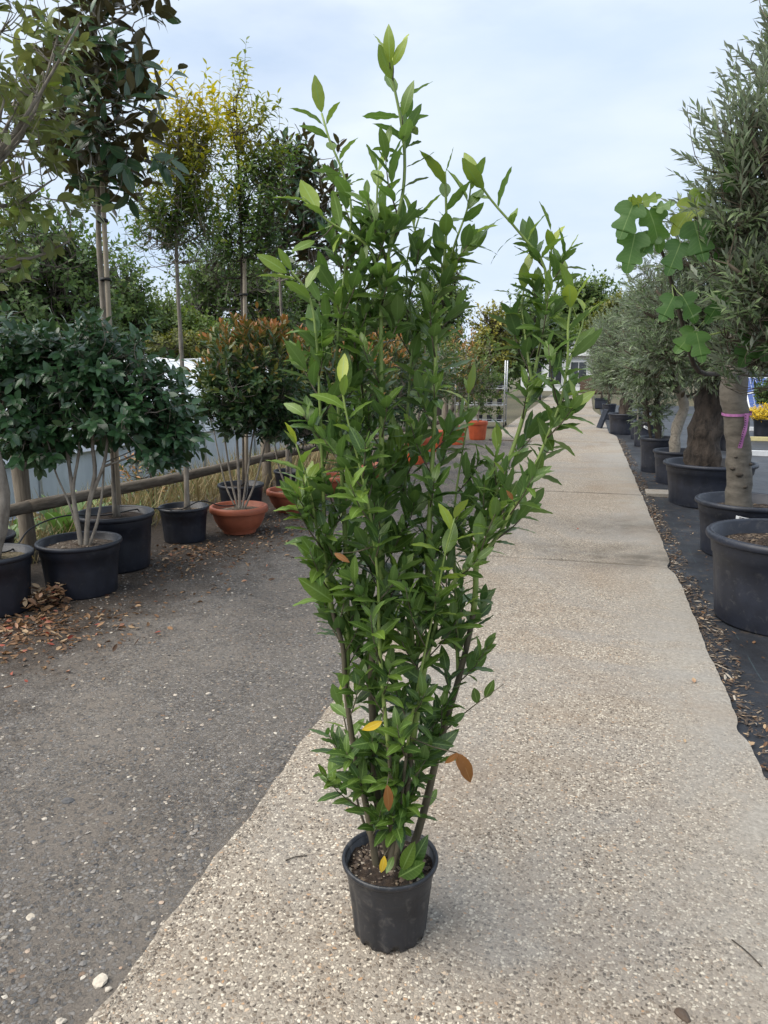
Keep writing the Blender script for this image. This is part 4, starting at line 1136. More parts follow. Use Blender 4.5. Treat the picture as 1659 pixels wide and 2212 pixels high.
# ribbed orange pots with young shrubs, further along
for i, (c, r, h, x, y, rx, ry, lab, key, tpl, nt_) in enumerate([
        ((-2.68, 12.05), .231, .433, 905, 790, 75, 95, 'ribbed orange pot with a young green shrub, first beyond the bowls', 'photinia', T_PHO, 200),
        ((-2.76, 13.95), .20, .381, 950, 790, 45, 80, 'ribbed orange pot half hidden between two other orange pots with a slim shrub', 'wood_green', T_PRI, 130),
        ((-2.55, 15.34), .193, .361, 988, 790, 62, 82, 'ribbed orange pot holding a rusty yellow clipped shrub', 'photinia', T_PHO, 260),
        ((-2.30, 16.55), .226, .394, 1040, 800, 48, 80, 'ribbed orange pot at the end of the asphalt with a loose green shrub', 'wood_green', T_PRI, 160)]):
    t = thing('potted_shrub', (*c, 0), lab, 'potted shrub')
    _, z = pot_parts(t, c, r, h, 'ribbed', soil='bark_soil')
    tk = [np.array([c[0], c[1], z - .03]), np.array([c[0] + .03, c[1], z + .5]), P2m(x, y, c)]
    woody(t, [px_lobe(x, y, rx, ry, c), px_lobe(x, y + ry * .5, rx * .8, ry * .6, c)], [(tk, .018, .01), ([tk[0] + [.02, .02, 0], np.array([c[0] - .08, c[1], z + .45]), P2m(x - rx * .4, y, c)], .012, .007)], 12, nt_, .2, 9, .085, tpl, M[key], M['grey_bark'],
          np.random.RandomState(40 + i), 55, .05, .3, (.36, .4, .62, .45)[i], .5, .25, .3, up=.5, inner=.35, limb_r=.01, twig_r=.002)
# black pot behind laurel
cbk = (-3.0, 11.0)
t = thing('potted_shrub', (*cbk, 0), 'small black pot with a dark bushy shrub between a bowl and ribbed pots', 'potted shrub')
_, z = pot_parts(t, cbk, .22, .33, 'black')
woody(t, [px_lobe(870, 830, 65, 95, cbk)], [([np.array([*cbk, z - .03]), np.array([cbk[0], cbk[1], .9]), P2m(865, 830, cbk)], .018, .01)], 10, 200, .18, 8, .08, T_PHO, M['photinia'], M['dark_bark'], np.random.RandomState(46), 55, .05, .3, .25, .4, .2, .1, up=.4, limb_r=.01)

# drip hose along the left pots
g = Geo()
hp = [(-4.0, 3.3, .5), (-3.78, 3.72, .40), (-3.72, 4.05, .335), (-3.80, 4.35, .42), (-3.75, 4.72, .45), (-3.62, 4.9, .42), (-3.55, 5.3, .40), (-3.55, 5.65, .34), (-3.50, 5.88, .29), (-3.42, 6.14, .33), (-3.3, 6.3, .26), (-3.2, 6.55, .26), (-3.3, 6.85, .42), (-3.45, 7.0, .33)]
tube(g, spline(hp, 90), .006, 6)
tag(build(g, 'drip_hose', M['hose']), 'thin black irrigation hose looping from pot to pot along the fence', 'hose')

# ================================================================== fence
fa, fb = np.array([-4.27, 4.97]), np.array([-3.80, 8.72])
fdir = fb - fa
fence = thing('timber_fence', (fa[0], fa[1], 0), 'weathered post and rail fence of round timber behind the potted shrubs', 'fence')
posts = [fa + fdir * k for k in (-1, 0, 1, 2, 3)]
for i, p in enumerate(posts):
    g = Geo()
    zz = np.linspace(-.12, 1.30, 9)
    tube(g, np.stack([p[0] - .115 + .006 * np.sin(zz * 5 + i), p[1] + .004 * np.cos(zz * 4), zz], -1), .062 + .003 * np.sin(zz * 9 + i), 14)
    build(g, 'post', M['post_wood'], fence)
for z, r in ((.45, .052), (1.10, .05)):
    for i in range(4):
        a, b = posts[i], posts[i + 1]
        dv = (b - a) / np.linalg.norm(b - a)
        P_ = spline([[*(a - dv * .08), z + .01 * math.sin(i)], [*((a + b) / 2), z - .012], [*(b + dv * .02), z + .01 * math.sin(i + 1)]], 14)
        P_[:, 0] += .004 * np.sin(np.arange(14) * 1.3)
        g = Geo(); tube(g, P_, r * (1 + .05 * np.sin(np.arange(14) * 1.9 + i)), 14)
        build(g, 'rail', M['timber'], fence)

# ================================================================== polytunnel behind the fence
pt = thing('polytunnel', (-9.6, 11, -1.0), 'long low greenhouse tunnel of bluish white film behind the fence', 'greenhouse')
ex = np.linspace(0, math.pi, 25)
def hoop(y, k=1.0, wall=False):
    x = -9.6 + 2.6 * k * np.cos(ex); z = 0.35 + 1.42 * k * np.sin(ex)
    return np.stack([x, np.full_like(x, y), z], -1)
ys_ = np.linspace(1.5, 24, 46)
V = np.array([hoop(y) - [0, 0, .015 * abs(math.sin((y - 1.5) / 2.25 * math.pi))] for y in ys_])
i = np.arange(len(ys_) - 1)[:, None] * 25; j = np.arange(24)[None]
Q = np.stack([i + j, i + 25 + j, i + 26 + j, i + j + 1], -1).reshape(-1, 4)
g = Geo(); g.add(V.reshape(-1, 3), Q); build(g, 'roof_film', M['film'], pt)
g = Geo()
for y in np.linspace(1.5, 24, 11):
    pass
for k in range(10):
    y0, y1 = 1.5 + k * 2.25, 1.5 + (k + 1) * 2.25
    for sx in (-1, 1):
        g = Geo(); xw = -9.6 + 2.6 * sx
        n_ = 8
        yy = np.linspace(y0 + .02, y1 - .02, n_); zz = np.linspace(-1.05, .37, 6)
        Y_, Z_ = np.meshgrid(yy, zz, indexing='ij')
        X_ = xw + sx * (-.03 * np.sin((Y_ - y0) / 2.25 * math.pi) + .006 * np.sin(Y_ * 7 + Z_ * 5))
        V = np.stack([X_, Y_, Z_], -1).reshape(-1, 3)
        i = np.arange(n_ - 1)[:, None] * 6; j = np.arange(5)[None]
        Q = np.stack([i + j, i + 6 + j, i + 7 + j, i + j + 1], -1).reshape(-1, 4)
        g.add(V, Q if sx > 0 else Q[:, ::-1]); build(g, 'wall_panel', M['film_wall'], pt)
for y in np.linspace(1.5, 24, 11):
    g = Geo(); h_ = hoop(y, 1.006)
    h_ = np.vstack([[h_[0][0], y, -1.05], [h_[0][0], y, -.4], h_, [h_[-1][0], y, -.4], [h_[-1][0], y, -1.05]])
    tube(g, h_, .022, 8); build(g, 'hoop', M['galv'], pt)
for sx in (-1, 1):
    for z in (.36, -.35):
        g = Geo(); x = -9.6 + 2.625 * sx
        tube(g, [[x, 1.4, z], [x, 12, z], [x, 24.1, z]], .02, 8); build(g, 'side_rail', M['galv'], pt)

# ================================================================== weeds and grasses at the fence
wr = np.random.RandomState(77)
T_WEED = [leaf_t((0, .2, .45, .7, .9, 1), w, .25, c, .02, 2.2, p, .8, 1.25) for w, c, p in [(.45, .3, 0), (.40, .5, 2), (.5, .15, 4)]]
WM = tpl_mesh('leaf', T_WEED, M['weed'])
for k, (x, y, n_, sz, lab) in enumerate([(-4.75, 5.05, 9, .42, 'broad leaved pale green weed rosette left of the round fence post'), (-4.62, 5.75, 12, .46, 'leafy upright pale green weed growing behind the lower fence rail'),
                                         (-5.1, 6.5, 9, .45, 'pale green weed clump on the bank between fence and tunnel'), (-4.45, 6.35, 7, .34, 'low green weed at the foot of the fence behind the wide black pot')]):
    z = float(ground_z(np.array(x), np.array(y)))
    r_ = thing('weed', (x, y, z), lab, 'weed')
    for q in range(n_):
        a = q * 2.4 + wr.random(); el = math.radians(35 + 45 * wr.random())
        D = np.array([math.cos(a) * math.cos(el), math.sin(a) * math.cos(el), math.sin(el)])
        R = frames(D[None], np.array([[-math.cos(a) * .6, -math.sin(a) * .6, .8]]))[0]
        o = link('leaf', WM[q % 3], None, r_)
        o.matrix_local = Matrix.Translation((.02 * math.cos(a), .02 * math.sin(a), -.01)) @ Matrix(R.tolist()).to_4x4() @ Matrix.Scale(sz * (.7 + .5 * wr.random()), 4)
        o.color = (float(wr.random()), 0, 0, 1)
n = 5200
x = -4.05 - .9 * wr.random(n) - .3 * wr.random(n); y = 4.3 + 8.5 * wr.random(n)
xf = fa[0] + (y - fa[1]) * fdir[0] / fdir[1]
x = xf - .12 - 1.6 * wr.random(n) ** 1.3 + .18 * (wr.random(n) < .2)
P = np.stack([x, y, ground_z(x, y)], -1)
a = wr.random(n) * 6.28; el = np.radians(50 + 38 * wr.random(n))
D = np.stack([np.cos(a) * np.cos(el), np.sin(a) * np.cos(el), np.sin(el)], -1)
g = Geo()
scatter(g, [leaf_t((0, .5, 1), .035, .2, .25, pw=.5), leaf_t((0, .5, 1), .03, .2, .5, pw=.5)], P, D, nrm(wr.normal(size=(n, 3))), .18 + .34 * wr.random(n) * (1 - .4 * (y < 5.6)), wr.random(n))
tag(build(g, 'dry_grass', M['drygrass']), 'straw coloured dry grass growing along the fence bank', 'grass', kind='stuff')
n = 3000
x = -4.9 - 2.2 * wr.random(n); y = 3.6 + 9 * wr.random(n)
P = np.stack([x, y, ground_z(x, y) + .25 * wr.random(n)], -1)
a = wr.random(n) * 6.28; el = np.radians(20 + 60 * wr.random(n))
D = np.stack([np.cos(a) * np.cos(el), np.sin(a) * np.cos(el), np.sin(el)], -1)
g = Geo(); scatter(g, T_CLUMP, P, D, np.tile([0, 0, 1.], (n, 1)) + wr.normal(size=(n, 3)) * .3, .05 + .09 * wr.random(n), wr.random(n))
tag(build(g, 'ground_cover', M['weed']), 'low green weeds covering the bank below the tunnel', 'weeds', kind='stuff')
# red leaved shrub by the fence
rsb = (-4.7, 7.3)
t = thing('shrub', (*rsb, float(ground_z(np.array(rsb[0]), np.array(rsb[1])))), 'small straggly shrub with red leaves behind the lower rail', 'shrub')
woody(t, [(np.array([rsb[0], rsb[1], .42]), np.array([.35, .35, .33]))], [([np.array([rsb[0], rsb[1], -.12]), np.array([rsb[0] + .02, rsb[1], .1]), np.array([rsb[0], rsb[1], .4])], .012, .006)], 8, 70, .18, 7, .055, T_PRI, M['photinia'], M['dark_bark'], wr,
      rnd_base=.72, rnd_var=.7, up=.5, limb_r=.006, twig_r=.0015)

# fallen leaves
T_DEAD = [leaf_t((0, .3, .65, 1), w, f, c, .03, 1.3, p) for w, f, c, p in [(.5, .4, .3, 0), (.42, .6, -.3, 2), (.55, -.3, .2, 4)]]
def litter(n, cx, cy, sx, sy, z, size, lab, name='fallen_leaves', cat='leaves', lift=.02, mat='dead', bias=0.0):
    x = cx + sx * wr.normal(size=n); y = cy + sy * wr.normal(size=n)
    P = np.stack([x, y, z + lift * wr.random(n)], -1)
    a = wr.random(n) * 6.28
    D = np.stack([np.cos(a), np.sin(a), .25 * wr.normal(size=n)], -1)
    N = np.tile([0, 0, 1.], (n, 1)) + wr.normal(size=(n, 3)) * .35
    return P, D, N, size * (.5 + wr.random(n)), np.clip(bias + wr.random(n), 0, 1)
def off_pots(L, pots):
    P = L[0]; k = np.ones(len(P), bool)
    for c, r in pots: k &= np.hypot(P[:, 0] - c[0], P[:, 1] - c[1]) > r
    return [q[k] for q in L]
LPOTS = [(c1, .24), (c2, .26), (c3, .27), (c4, .2), (c5, .17), (c6, .21), (c7, .17), (c0, .22)]
parts = [off_pots(litter(420, -3.28, 3.66, .20, .22, AS, .042, '', lift=.012), LPOTS), off_pots(litter(160, -3.42, 4.05, .05, .1, AS, .06, '', lift=.14), LPOTS), off_pots(litter(200, -3.25, 5.55, .18, .28, AS, .04, '', lift=.012), LPOTS),
         off_pots(litter(500, -2.85, 5.2, .30, 1.2, AS, .035, '', lift=.008), LPOTS), off_pots(litter(250, -2.75, 7.2, .25, 1.0, AS, .04, '', lift=.008), LPOTS), off_pots(litter(200, -2.9, 3.5, .2, .35, AS, .035, '', lift=.008), LPOTS)]
g = Geo()
for L in parts: scatter(g, T_DEAD, *L)
tag(build(g, 'fallen_leaves', M['dead']), 'rusty fallen leaves heaped at the feet of the black pots', 'leaves', kind='stuff')
# strip of bark and litter along the right edge of the concrete
n = 4200
y = 2.65 + 15 * wr.random(n) ** 1.5
x = xr_edge(y) + .015 + .13 * wr.random(n) ** 1.5 + (y < 3.4) * .25 * wr.random(n)
a = wr.random(n) * 6.28
g = Geo()
P = np.stack([x, y, -.03 + .015 * wr.random(n)], -1); S = .006 + .016 * wr.random(n) ** 2
D = np.stack([np.cos(a), np.sin(a), .2 * wr.normal(size=n)], -1)
scatter(g, [(V * [.35, 1.3, .3], Q, T, C) for V, Q, T, C in STONES], P, D, np.tile([0, 0, 1.], (n, 1)), S, np.clip(wr.random(n) ** 1.2, 0, 1))
tag(build(g, 'bark_litter', M['chips'], smooth=False), 'strip of bark crumbs and soil between concrete edge and weed fabric', 'litter', kind='stuff')
g = Geo()
y = 2.5 + 12 * wr.random(500) ** 1.4; x = xr_edge(y) + .02 + .34 * wr.random(500) ** 2.2
a = wr.random(500) * 6.28
scatter(g, T_DEAD + T_OLI, np.stack([x, y, -.022 + .012 * wr.random(500)], -1), np.stack([np.cos(a), np.sin(a), .1 * wr.normal(size=500)], -1), np.tile([0, 0, 1.], (500, 1)) + wr.normal(size=(500, 3)) * .3, .014 + .026 * wr.random(500), np.where(wr.random(500) < .3, .9, .45 * wr.random(500)))
tag(build(g, 'leaf_litter', M['dead']), 'dry olive leaves scattered on the black weed fabric', 'leaves', kind='stuff')
# bits lying on the path
for (x, y, L_, lab, rr) in [(1500, 1478, .05, 'pale dry leaf lying on the concrete near its broken edge', .93), (1480, 1608, .028, 'whitish leaf scrap on the worn concrete margin', .9), (1248, 1145, .04, 'reddish dry leaf lying on the damp stained concrete', 1.0)]:
    c = gnd(x, y); g = Geo(); V, Q, T, C = T_DEAD[1]
    C = C.copy(); C[:, 0] = rr
    g.add((V * [1, 1, .5]) * L_ + [0, 0, .006], Q, T, C)
    tag(link('dead_leaf', g.mesh('dead_leaf'), M['dead'], None, (c[0], c[1], 0.002)), lab, 'leaf')
for (x, y, a, L_, lab) in [(640, 1855, .6, .035, 'short dark twig on the concrete left of the laurel pot'), (1612, 2060, 2.2, .05, 'curved dark twig on the concrete near the mortar patch'), (1575, 1300, 1.2, .06, 'thin stick on the concrete beside the litter strip')]:
    c = gnd(x, y); g = Geo()
    tube(g, spline([[-L_ * math.cos(a), -L_ * math.sin(a), .003], [0, .006, .004], [L_ * math.cos(a), L_ * math.sin(a), .003]], 7), .0018, 5)
    tag(link('twig', g.mesh('twig'), M['dark_bark'], None, (c[0], c[1], 0.0)), lab, 'twig')

# ================================================================== right row: fig and olives
def tag_label(pot, c, r, h, ang, z, w=.10, hh=.035, tilt=0.0):
    g = Geo(); n_ = 6
    a = np.linspace(-w / 2 / r, w / 2 / r, n_) + ang
    V = np.array([[c[0] + (r + .004) * math.cos(q), c[1] + (r + .004) * math.sin(q), z + s * hh / 2 + tilt * (q - ang) * r] for q in a for s in (-1, 1)])
    Vi = V + [0, 0, 0]
    Q = [[2 * i, 2 * i + 2, 2 * i + 3, 2 * i + 1] for i in range(n_ - 1)]
    g.add(V, Q)
    lb = build(g, 'label', M['label_white'], pot)
    g = Geo()
    for k in range(3):
        zz = z + hh * (.25 - .22 * k)
        V = np.array([[c[0] + (r + .0055) * math.cos(q), c[1] + (r + .0055) * math.sin(q), zz + s * .003 + tilt * (q - ang) * r] for q in a[1:-1] for s in (-1, 1)])
        g.add(V, Q[:n_ - 3])
    build(g, 'print', M['print'], lb)

FZ = -.03
def olive(c, r, h, lobes, trunks, label, seed, nt, K, ll, single=0, bark='olive_bark', knob=.25, twl=.24, mat='blue', nl=26, tone=.5, spread=38, rnd_var=.7, tn=14, soil='soil', limb_r=.025, up=.3, inner=.35, style='blue', droop=.05, limb_start=(.6, 1)):
    t = thing('potted_olive', (*c, 0), label, 'potted tree')
    p, z = pot_parts(t, c, r, h, style, soil=soil, z0=FZ)
    T_ = []
    for pts, a, b in trunks:
        q = [np.array(v, float) for v in pts]; q[0] = np.array([q[0][0], q[0][1], z - .03]); T_.append((q, a, b))
    woody(t, lobes, T_, nl, nt, twl, K, ll, T_OLI, M['olive'], M[bark], np.random.RandomState(seed), spread, droop + .12, .2, tone, rnd_var, .25, .12, n_single=single, up=up, inner=inner, limb_r=limb_r, twig_r=.0018, trunk_n=tn,
          limb_bark=M['twig'], knob=knob, limb_start=limb_start, jit=.35, rough=.85)
    return t, p

# biggest pot, olive trunk just out of frame
r1c = (1.28, 5.02)
tr1, p1 = olive(r1c, .49, .537, [px_lobe(1650, 340, 140, 150, r1c, .0), px_lobe(1730, 170, 120, 190, r1c, .1), px_lobe(1590, 470, 105, 110, r1c, .1), px_lobe(1690, 600, 150, 120, r1c), px_lobe(1625, 620, 90, 100, r1c), px_lobe(1630, 740, 105, 66, r1c, .3), px_lobe(1760, -30, 100, 140, r1c, .1)],
      [([(r1c[0] + .06, r1c[1], 0), (r1c[0] + .10, r1c[1], .9), (r1c[0] + .14, r1c[1], 1.4), (r1c[0] + .16, r1c[1] + .05, 1.9)], .20, .07)],
      'tall silvery olive in the largest blue black pot beside the concrete edge', 51, 960, 15, .082, 0, twl=.30, nl=34, up=.5, tone=.5, limb_start=(.7, 1))
soil_chips(tr1, r1c, .42, .437, 1100, M['chips'], .005, .02, (0, .9))
# fig tree
r2c = (1.40, 6.86)
tf = thing('potted_fig', (*r2c, 0), 'fig tree with lobed leaves and a thick smooth grey trunk tied with pink ribbon', 'potted tree')
pf, zf = pot_parts(tf, r2c, .435, .446, 'blue', soil='soil', z0=FZ)
soil_chips(tf, r2c, .36, zf, 400, M['chips'], .005, .018, (0, .9))
ft = [np.array([*P2m(1597, 1088, r2c)[:2], zf - .03]), P2m(1596, 1000, r2c), P2m(1590, 900, r2c), P2m(1584, 840, r2c), P2m(1590, 780, r2c), P2m(1600, 700, r2c)]
g = Geo(); Pp = spline(ft, 26); Rr = np.interp(np.linspace(0, 1, 26), [0, .1, .45, .7, 1], [.116, .103, .096, .108, .075])
tube(g, Pp, Rr, 22)
V = g.v[0]; V[:, 0] += .006 * np.sin(V[:, 2] * 23) + .004 * np.sin(V[:, 2] * 51 + V[:, 1] * 40)
trk = build(g, 'trunk', M['fig_bark'], tf)
for x, y, s_ in ((1586, 1022, .032), (1571, 1010, .026), (1598, 1048, .02), (1612, 1000, .018), (1580, 985, .014)):      # pruning knots
    d_ = float(np.clip((x - 1597) / 259, -.085, .085))
    cz = P2m(1597, y, r2c); q = cz + RT * d_ - FH * (math.sqrt(.112 ** 2 - d_ ** 2) - .012)
    nv = nrm(RT * d_ - FH * math.sqrt(.112 ** 2 - d_ ** 2))
    g = Geo(); tube(g, [q - nv * .02, q + nv * .006, q + nv * .012], [s_, s_ * .9, s_ * .35], 9)
    g.v[0] = q + (g.v[0] - q) * [1, 1, .75]
    build(g, 'knot', M['dark_bark'], trk)
limbs = [([(1598, 815, 0), (1560, 807, -.5), (1500, 790, -1.1), (1474, 700, -1.4), (1456, 629, -1.5), (1422, 520, -1.6), (1388, 436, -1.65)], .026, .007),
         ([(1600, 730, 0), (1640, 600, -.2), (1640, 470, -.4), (1600, 400, -.5)], .045, .012), ([(1600, 745, 0), (1570, 765, -.5), (1530, 740, -1.3), (1500, 718, -1.55)], .02, .008),
         ([(1600, 720, 0), (1690, 640, -.1), (1740, 560, -.2)], .04, .015), ([(1600, 740, 0), (1580, 600, -.5), (1530, 520, -1.4), (1500, 470, -1.6)], .03, .009)]
FM = tpl_mesh('leaf', T_FIG, M['fig'])
frs = np.random.RandomState(61)
def fig_leaf(p0, p1, n_, rr, size=None):
    D = nrm(p1 - p0); R = frames(D[None], np.asarray(n_)[None])[0]
    o = link('leaf', FM[frs.randint(3)], None, tf)
    s_ = size or float(np.linalg.norm(p1 - p0))
    o.matrix_local = Matrix.Translation(Vector((p0 - np.array(wpos(tf))).tolist())) @ Matrix(R.tolist()).to_4x4() @ Matrix.Scale(s_, 4)
    o.color = (float(rr), 0, 0, 1)
pet = Geo(); LIMBN = []
for pp, a, b in limbs:
    P_ = spline([P2m(x, y, r2c, o_) for (x, y, o_) in pp], 16)
    LIMBN.append(P_)
    g = Geo(); tube(g, P_, np.linspace(a, b, 16), 9); build(g, 'limb', M['dark_bark'] if a < .04 else M['fig_bark'], tf)
for (a, b, rr) in [((1368, 440), (1335, 525), .40), ((1372, 505), (1352, 597), .45), ((1412, 505), (1378, 560), .35), ((1402, 455), (1442, 545), .55), ((1385, 438), (1360, 428), .9), ((1390, 436), (1418, 424), .85), ((1420, 450), (1452, 440), .55),
                   ((1500, 440), (1452, 505), .9), ((1490, 425), (1555, 428), .85), ((1500, 480), (1525, 575), .3), ((1470, 525), (1440, 600), .25), ((1560, 500), (1570, 590), .25), ((1475, 640), (1510, 700), .25), ((1455, 640), (1425, 700), .3),
                   ((1600, 330), (1570, 420), .3), ((1640, 300), (1600, 380), .3), ((1630, 700), (1610, 800), .2), ((1645, 690), (1658, 790), .2), ((1500, 715), (1455, 765), .5), ((1505, 720), (1520, 790), .4), ((1560, 640), (1530, 700), .2), ((1650, 560), (1610, 640), .2), ((1680, 480), (1640, 560), .2)]:
    o_ = -1.62 - .12 * frs.random()
    p0 = P2m(*a, r2c, o_); p1 = P2m(*b, r2c, o_ - .05)
    sc_ = float(np.linalg.norm(p1 - p0)) * 1.0
    fig_leaf(p0, p1, -FH * .9 + [0, 0, .35] + (frs.random(3) - .5) * .5, rr, max(sc_ * .9, .10))
    j0 = np.concatenate(LIMBN); j0 = j0[int(np.argmin(np.linalg.norm(j0 - p0, axis=1)))]
    tube(pet, spline([p0, (p0 + j0) / 2 - [0, 0, .008], j0], 5), .003, 5)
build(pet, 'leaf_stalks', M['green_stem'], tf, kind='stuff')
# ribbon
rb = None
q = P2m(1592, 893, r2c)
g = Geo()
th = np.linspace(0, 2 * math.pi, 41)
ring = []
for a in th[:-1]:
    rr_ = .116 + .003 * math.sin(a * 7)
    z_ = q[2] + .012 * math.sin(a + .6)
    for s_ in (-1, 1): ring.append([q[0] + rr_ * math.cos(a), q[1] + rr_ * math.sin(a), z_ + s_ * .011])
Q_ = [[2*i, (2*i + 2) % 80, (2*i + 3) % 80, 2*i + 1] for i in range(40)]
g.add(ring, Q_)
ribbon = build(g, 'ribbon', M['pink'], tf)
tail = spline([P2m(1613, 893, r2c, -.12), P2m(1612, 915, r2c, -.13), P2m(1606, 940, r2c, -.14), P2m(1598, 968, r2c, -.13)], 16)
g = Geo(); w_ = RT * .016
V = np.concatenate([[p - w_ + FH * .004 * math.sin(k), p + w_ - FH * .004 * math.sin(k)] for k, p in enumerate(tail)])
g.add(V, [[2*i, 2*i + 1, 2*i + 3, 2*i + 2] for i in range(15)]); build(g, 'ribbon_tail', M['pink'], ribbon)
for i in range(1, 15, 1):
    g = Geo(); p = tail[i] - FH * .007
    V = [p - w_ * 1.02 + [0, 0, -.004], p - w_ * .35 + [0, 0, -.004], p - w_ * .35 + [0, 0, .005], p - w_ * 1.02 + [0, 0, .005]]
    g.add(V, [[0, 1, 2, 3]]); build(g, 'stripe', M['pink_dark'], ribbon)
la = math.atan2(-r2c[1], -r2c[0])
tag_label(pf, r2c, .418, .446, la - .05, .34, .13, .04, -.15)

# old olive with a massive dark trunk
r3c = (1.45, 9.36)
tr3, p3 = olive(r3c, .52, .472, [px_lobe(1500, 560, 115, 115, r3c), px_lobe(1460, 670, 105, 95, r3c, -.1), px_lobe(1580, 520, 110, 110, r3c), px_lobe(1600, 650, 120, 110, r3c), px_lobe(1440, 760, 85, 65, r3c, -.2), px_lobe(1560, 760, 100, 55, r3c, -.1), px_lobe(1600, 775, 110, 50, r3c, -.5), px_lobe(1520, 790, 80, 45, r3c, -.3)],
      [([P2m(1524, 1000, r3c), P2m(1520, 950, r3c), P2m(1532, 880, r3c), P2m(1545, 800, r3c), P2m(1540, 720, r3c)], .20, .12)],
      'old olive with a massive gnarled dark trunk in a broad blue black pot', 53, 1250, 14, .085, 0, twl=.32, knob=.22, nl=30, tone=.42, up=.2, tn=20, limb_r=.04)
tag_label(p3, r3c, .455, .472, math.atan2(-r3c[1], -r3c[0]) - .62, .36, .10, .04)
r4c = (1.28, 10.98)
olive(r4c, .335, .435, [px_lobe(1420, 650, 75, 85, r4c), px_lobe(1410, 770, 85, 80, r4c), px_lobe(1480, 790, 75, 65, r4c)],
      [([P2m(1458, 975, r4c), P2m(1463, 920, r4c), P2m(1478, 880, r4c), P2m(1468, 840, r4c), P2m(1470, 760, r4c)], .075, .055)],
      'olive with a pale mottled trunk in a narrow ribbed blue black pot', 54, 700, 14, .08, bark='mottled_bark', twl=.28, knob=.12, tone=.45, up=.15)
r5c = (1.13, 12.16)
t5, p5 = olive(r5c, .30, .508, [px_lobe(1415, 870, 50, 64, r5c), px_lobe(1395, 790, 62, 65, r5c), px_lobe(1390, 690, 55, 70, r5c)],
      [([P2m(1425, 945, r5c), P2m(1420, 900, r5c), P2m(1418, 820, r5c)], .06, .03), ([P2m(1410, 945, r5c), P2m(1400, 900, r5c), P2m(1395, 850, r5c)], .025, .015)],
      'small dense bushy olive in the deep pot third behind the massive trunk', 55, 620, 14, .07, bark='dark_bark', twl=.2, knob=.2, tone=.4)
r6c = (1.22, 16.2)
t6o, p6 = olive(r6c, .25, .477, [px_lobe(1385, 700, 50, 65, r6c), px_lobe(1390, 800, 45, 70, r6c)], [([P2m(1395, 905, r6c), P2m(1392, 860, r6c), P2m(1395, 780, r6c)], .045, .03)],
      'slender olive in a pot marked with a white label', 56, 360, 13, .085, bark='dark_bark', twl=.3, tone=.5)
tag_label(p6, r6c, .232, .477, math.atan2(-r6c[1], -r6c[0]) + .1, .36, .12, .05, -.5)
olive((1.16, 17.75), .16, .40, [px_lobe(1372, 740, 28, 60, (1.16, 17.75)), px_lobe(1375, 830, 20, 40, (1.16, 17.75))], [([(1.16, 17.75, 0), (1.15, 17.75, .8), (1.16, 17.75, 1.5)], .02, .012)],
      'thin young olive in the small narrow pot beside the low wide tub', 57, 120, 12, .075, bark='grey_bark', knob=.05, twl=.3)
r7c = (0.97, 19.1)
olive(r7c, .43, .474, [px_lobe(1342, 730, 55, 68, r7c), px_lobe(1332, 800, 50, 55, r7c), px_lobe(1375, 690, 45, 65, r7c)], [([P2m(1352, 890, r7c), P2m(1355, 850, r7c), P2m(1360, 810, r7c), P2m(1358, 760, r7c)], .17, .10)],
      'broad olive with a stumpy brown trunk in a low wide tub', 58, 620, 14, .095, bark='olive_bark', twl=.4, knob=.25, tone=.5, up=.3)
olive((.72, 24.4), .22, .46, [px_lobe(1312, 735, 40, 58, (.72, 24.4)), px_lobe(1310, 805, 36, 50, (.72, 24.4))], [([(.72, 24.4, 0), (.72, 24.4, .9), (.75, 24.4, 1.6)], .05, .03)],
      'olive in the plain round pot next but one to the path end', 59, 420, 13, .11, bark='dark_bark', twl=.45, tone=.45)
# square tub at the end
cq = (.62, 31.2)
t = thing('potted_olive', (*cq, 0), 'olive in the square black tub last before the steps', 'potted tree')
g = Geo(); box(g, (cq[0], cq[1], .16), (.52, .52, .38), bev=.02); p = build(g, 'pot', M['blue_pot'], t, smooth=False)
g = Geo()
for sx, sy, wx, wy in ((0, -1, .58, .05), (0, 1, .58, .05), (-1, 0, .05, .48), (1, 0, .05, .48)):
    box(g, (cq[0] + sx * .265, cq[1] + sy * .265, .345), (wx, wy, .045))
build(g, 'rim', M['blue_pot'], p, smooth=False)
woody(t, [px_lobe(1292, 740, 26, 50, cq), px_lobe(1292, 800, 24, 45, cq)], [([np.array([*cq, .33]), np.array([*cq, 1.0]), np.array([*cq, 1.9])], .05, .03)], 12, 260, .5, 12, .12, T_OLI, M['olive'], M['dark_bark'], np.random.RandomState(63), 38, .05, .2, .5, .7, up=.3, limb_r=.02)
# tipped slab-like pot leaning by the tub
cl_ = gnd(1312, 912)
R = rotz(.3) @ np.array([[math.cos(.35), 0, math.sin(.35)], [0, 1, 0], [-math.sin(.35), 0, math.cos(.35)]])
g = Geo(); box(g, (0, 0, 0), (.05, .34, .52), R, bev=.01)
box(g, R @ np.array([.03, 0, .25]), (.09, .36, .04), R)
tag(link('pot_panel', g.mesh('pot_panel', smooth=False), M['blue_pot'], None, (.46, 20.45, .235)), 'dark tilted plastic panel leaning beside the low wide tub', 'panel')

# ================================================================== right background
def edging(name, x0, x1, y, hgt, mat, lab):
    g = Geo(); box(g, ((x0 + x1) / 2, y, hgt / 2 - .03), (x1 - x0, .06, hgt), bev=.004)
    tag(build(g, name, mat, smooth=False), lab, 'edging')
edging('bed_edging', 2.6, 9, 14.83, .10, M['edge_white'], 'white edging board of the bed just behind the fig trunk')
edging('bed_edging', 3.0, 10, 17.98, .09, M['edge_yellow'], 'pale yellow edging board between two white ones')
edging('bed_edging', 3.2, 11, 20.87, .10, M['edge_white'], 'white edging board beside the yellow flowering shrub')
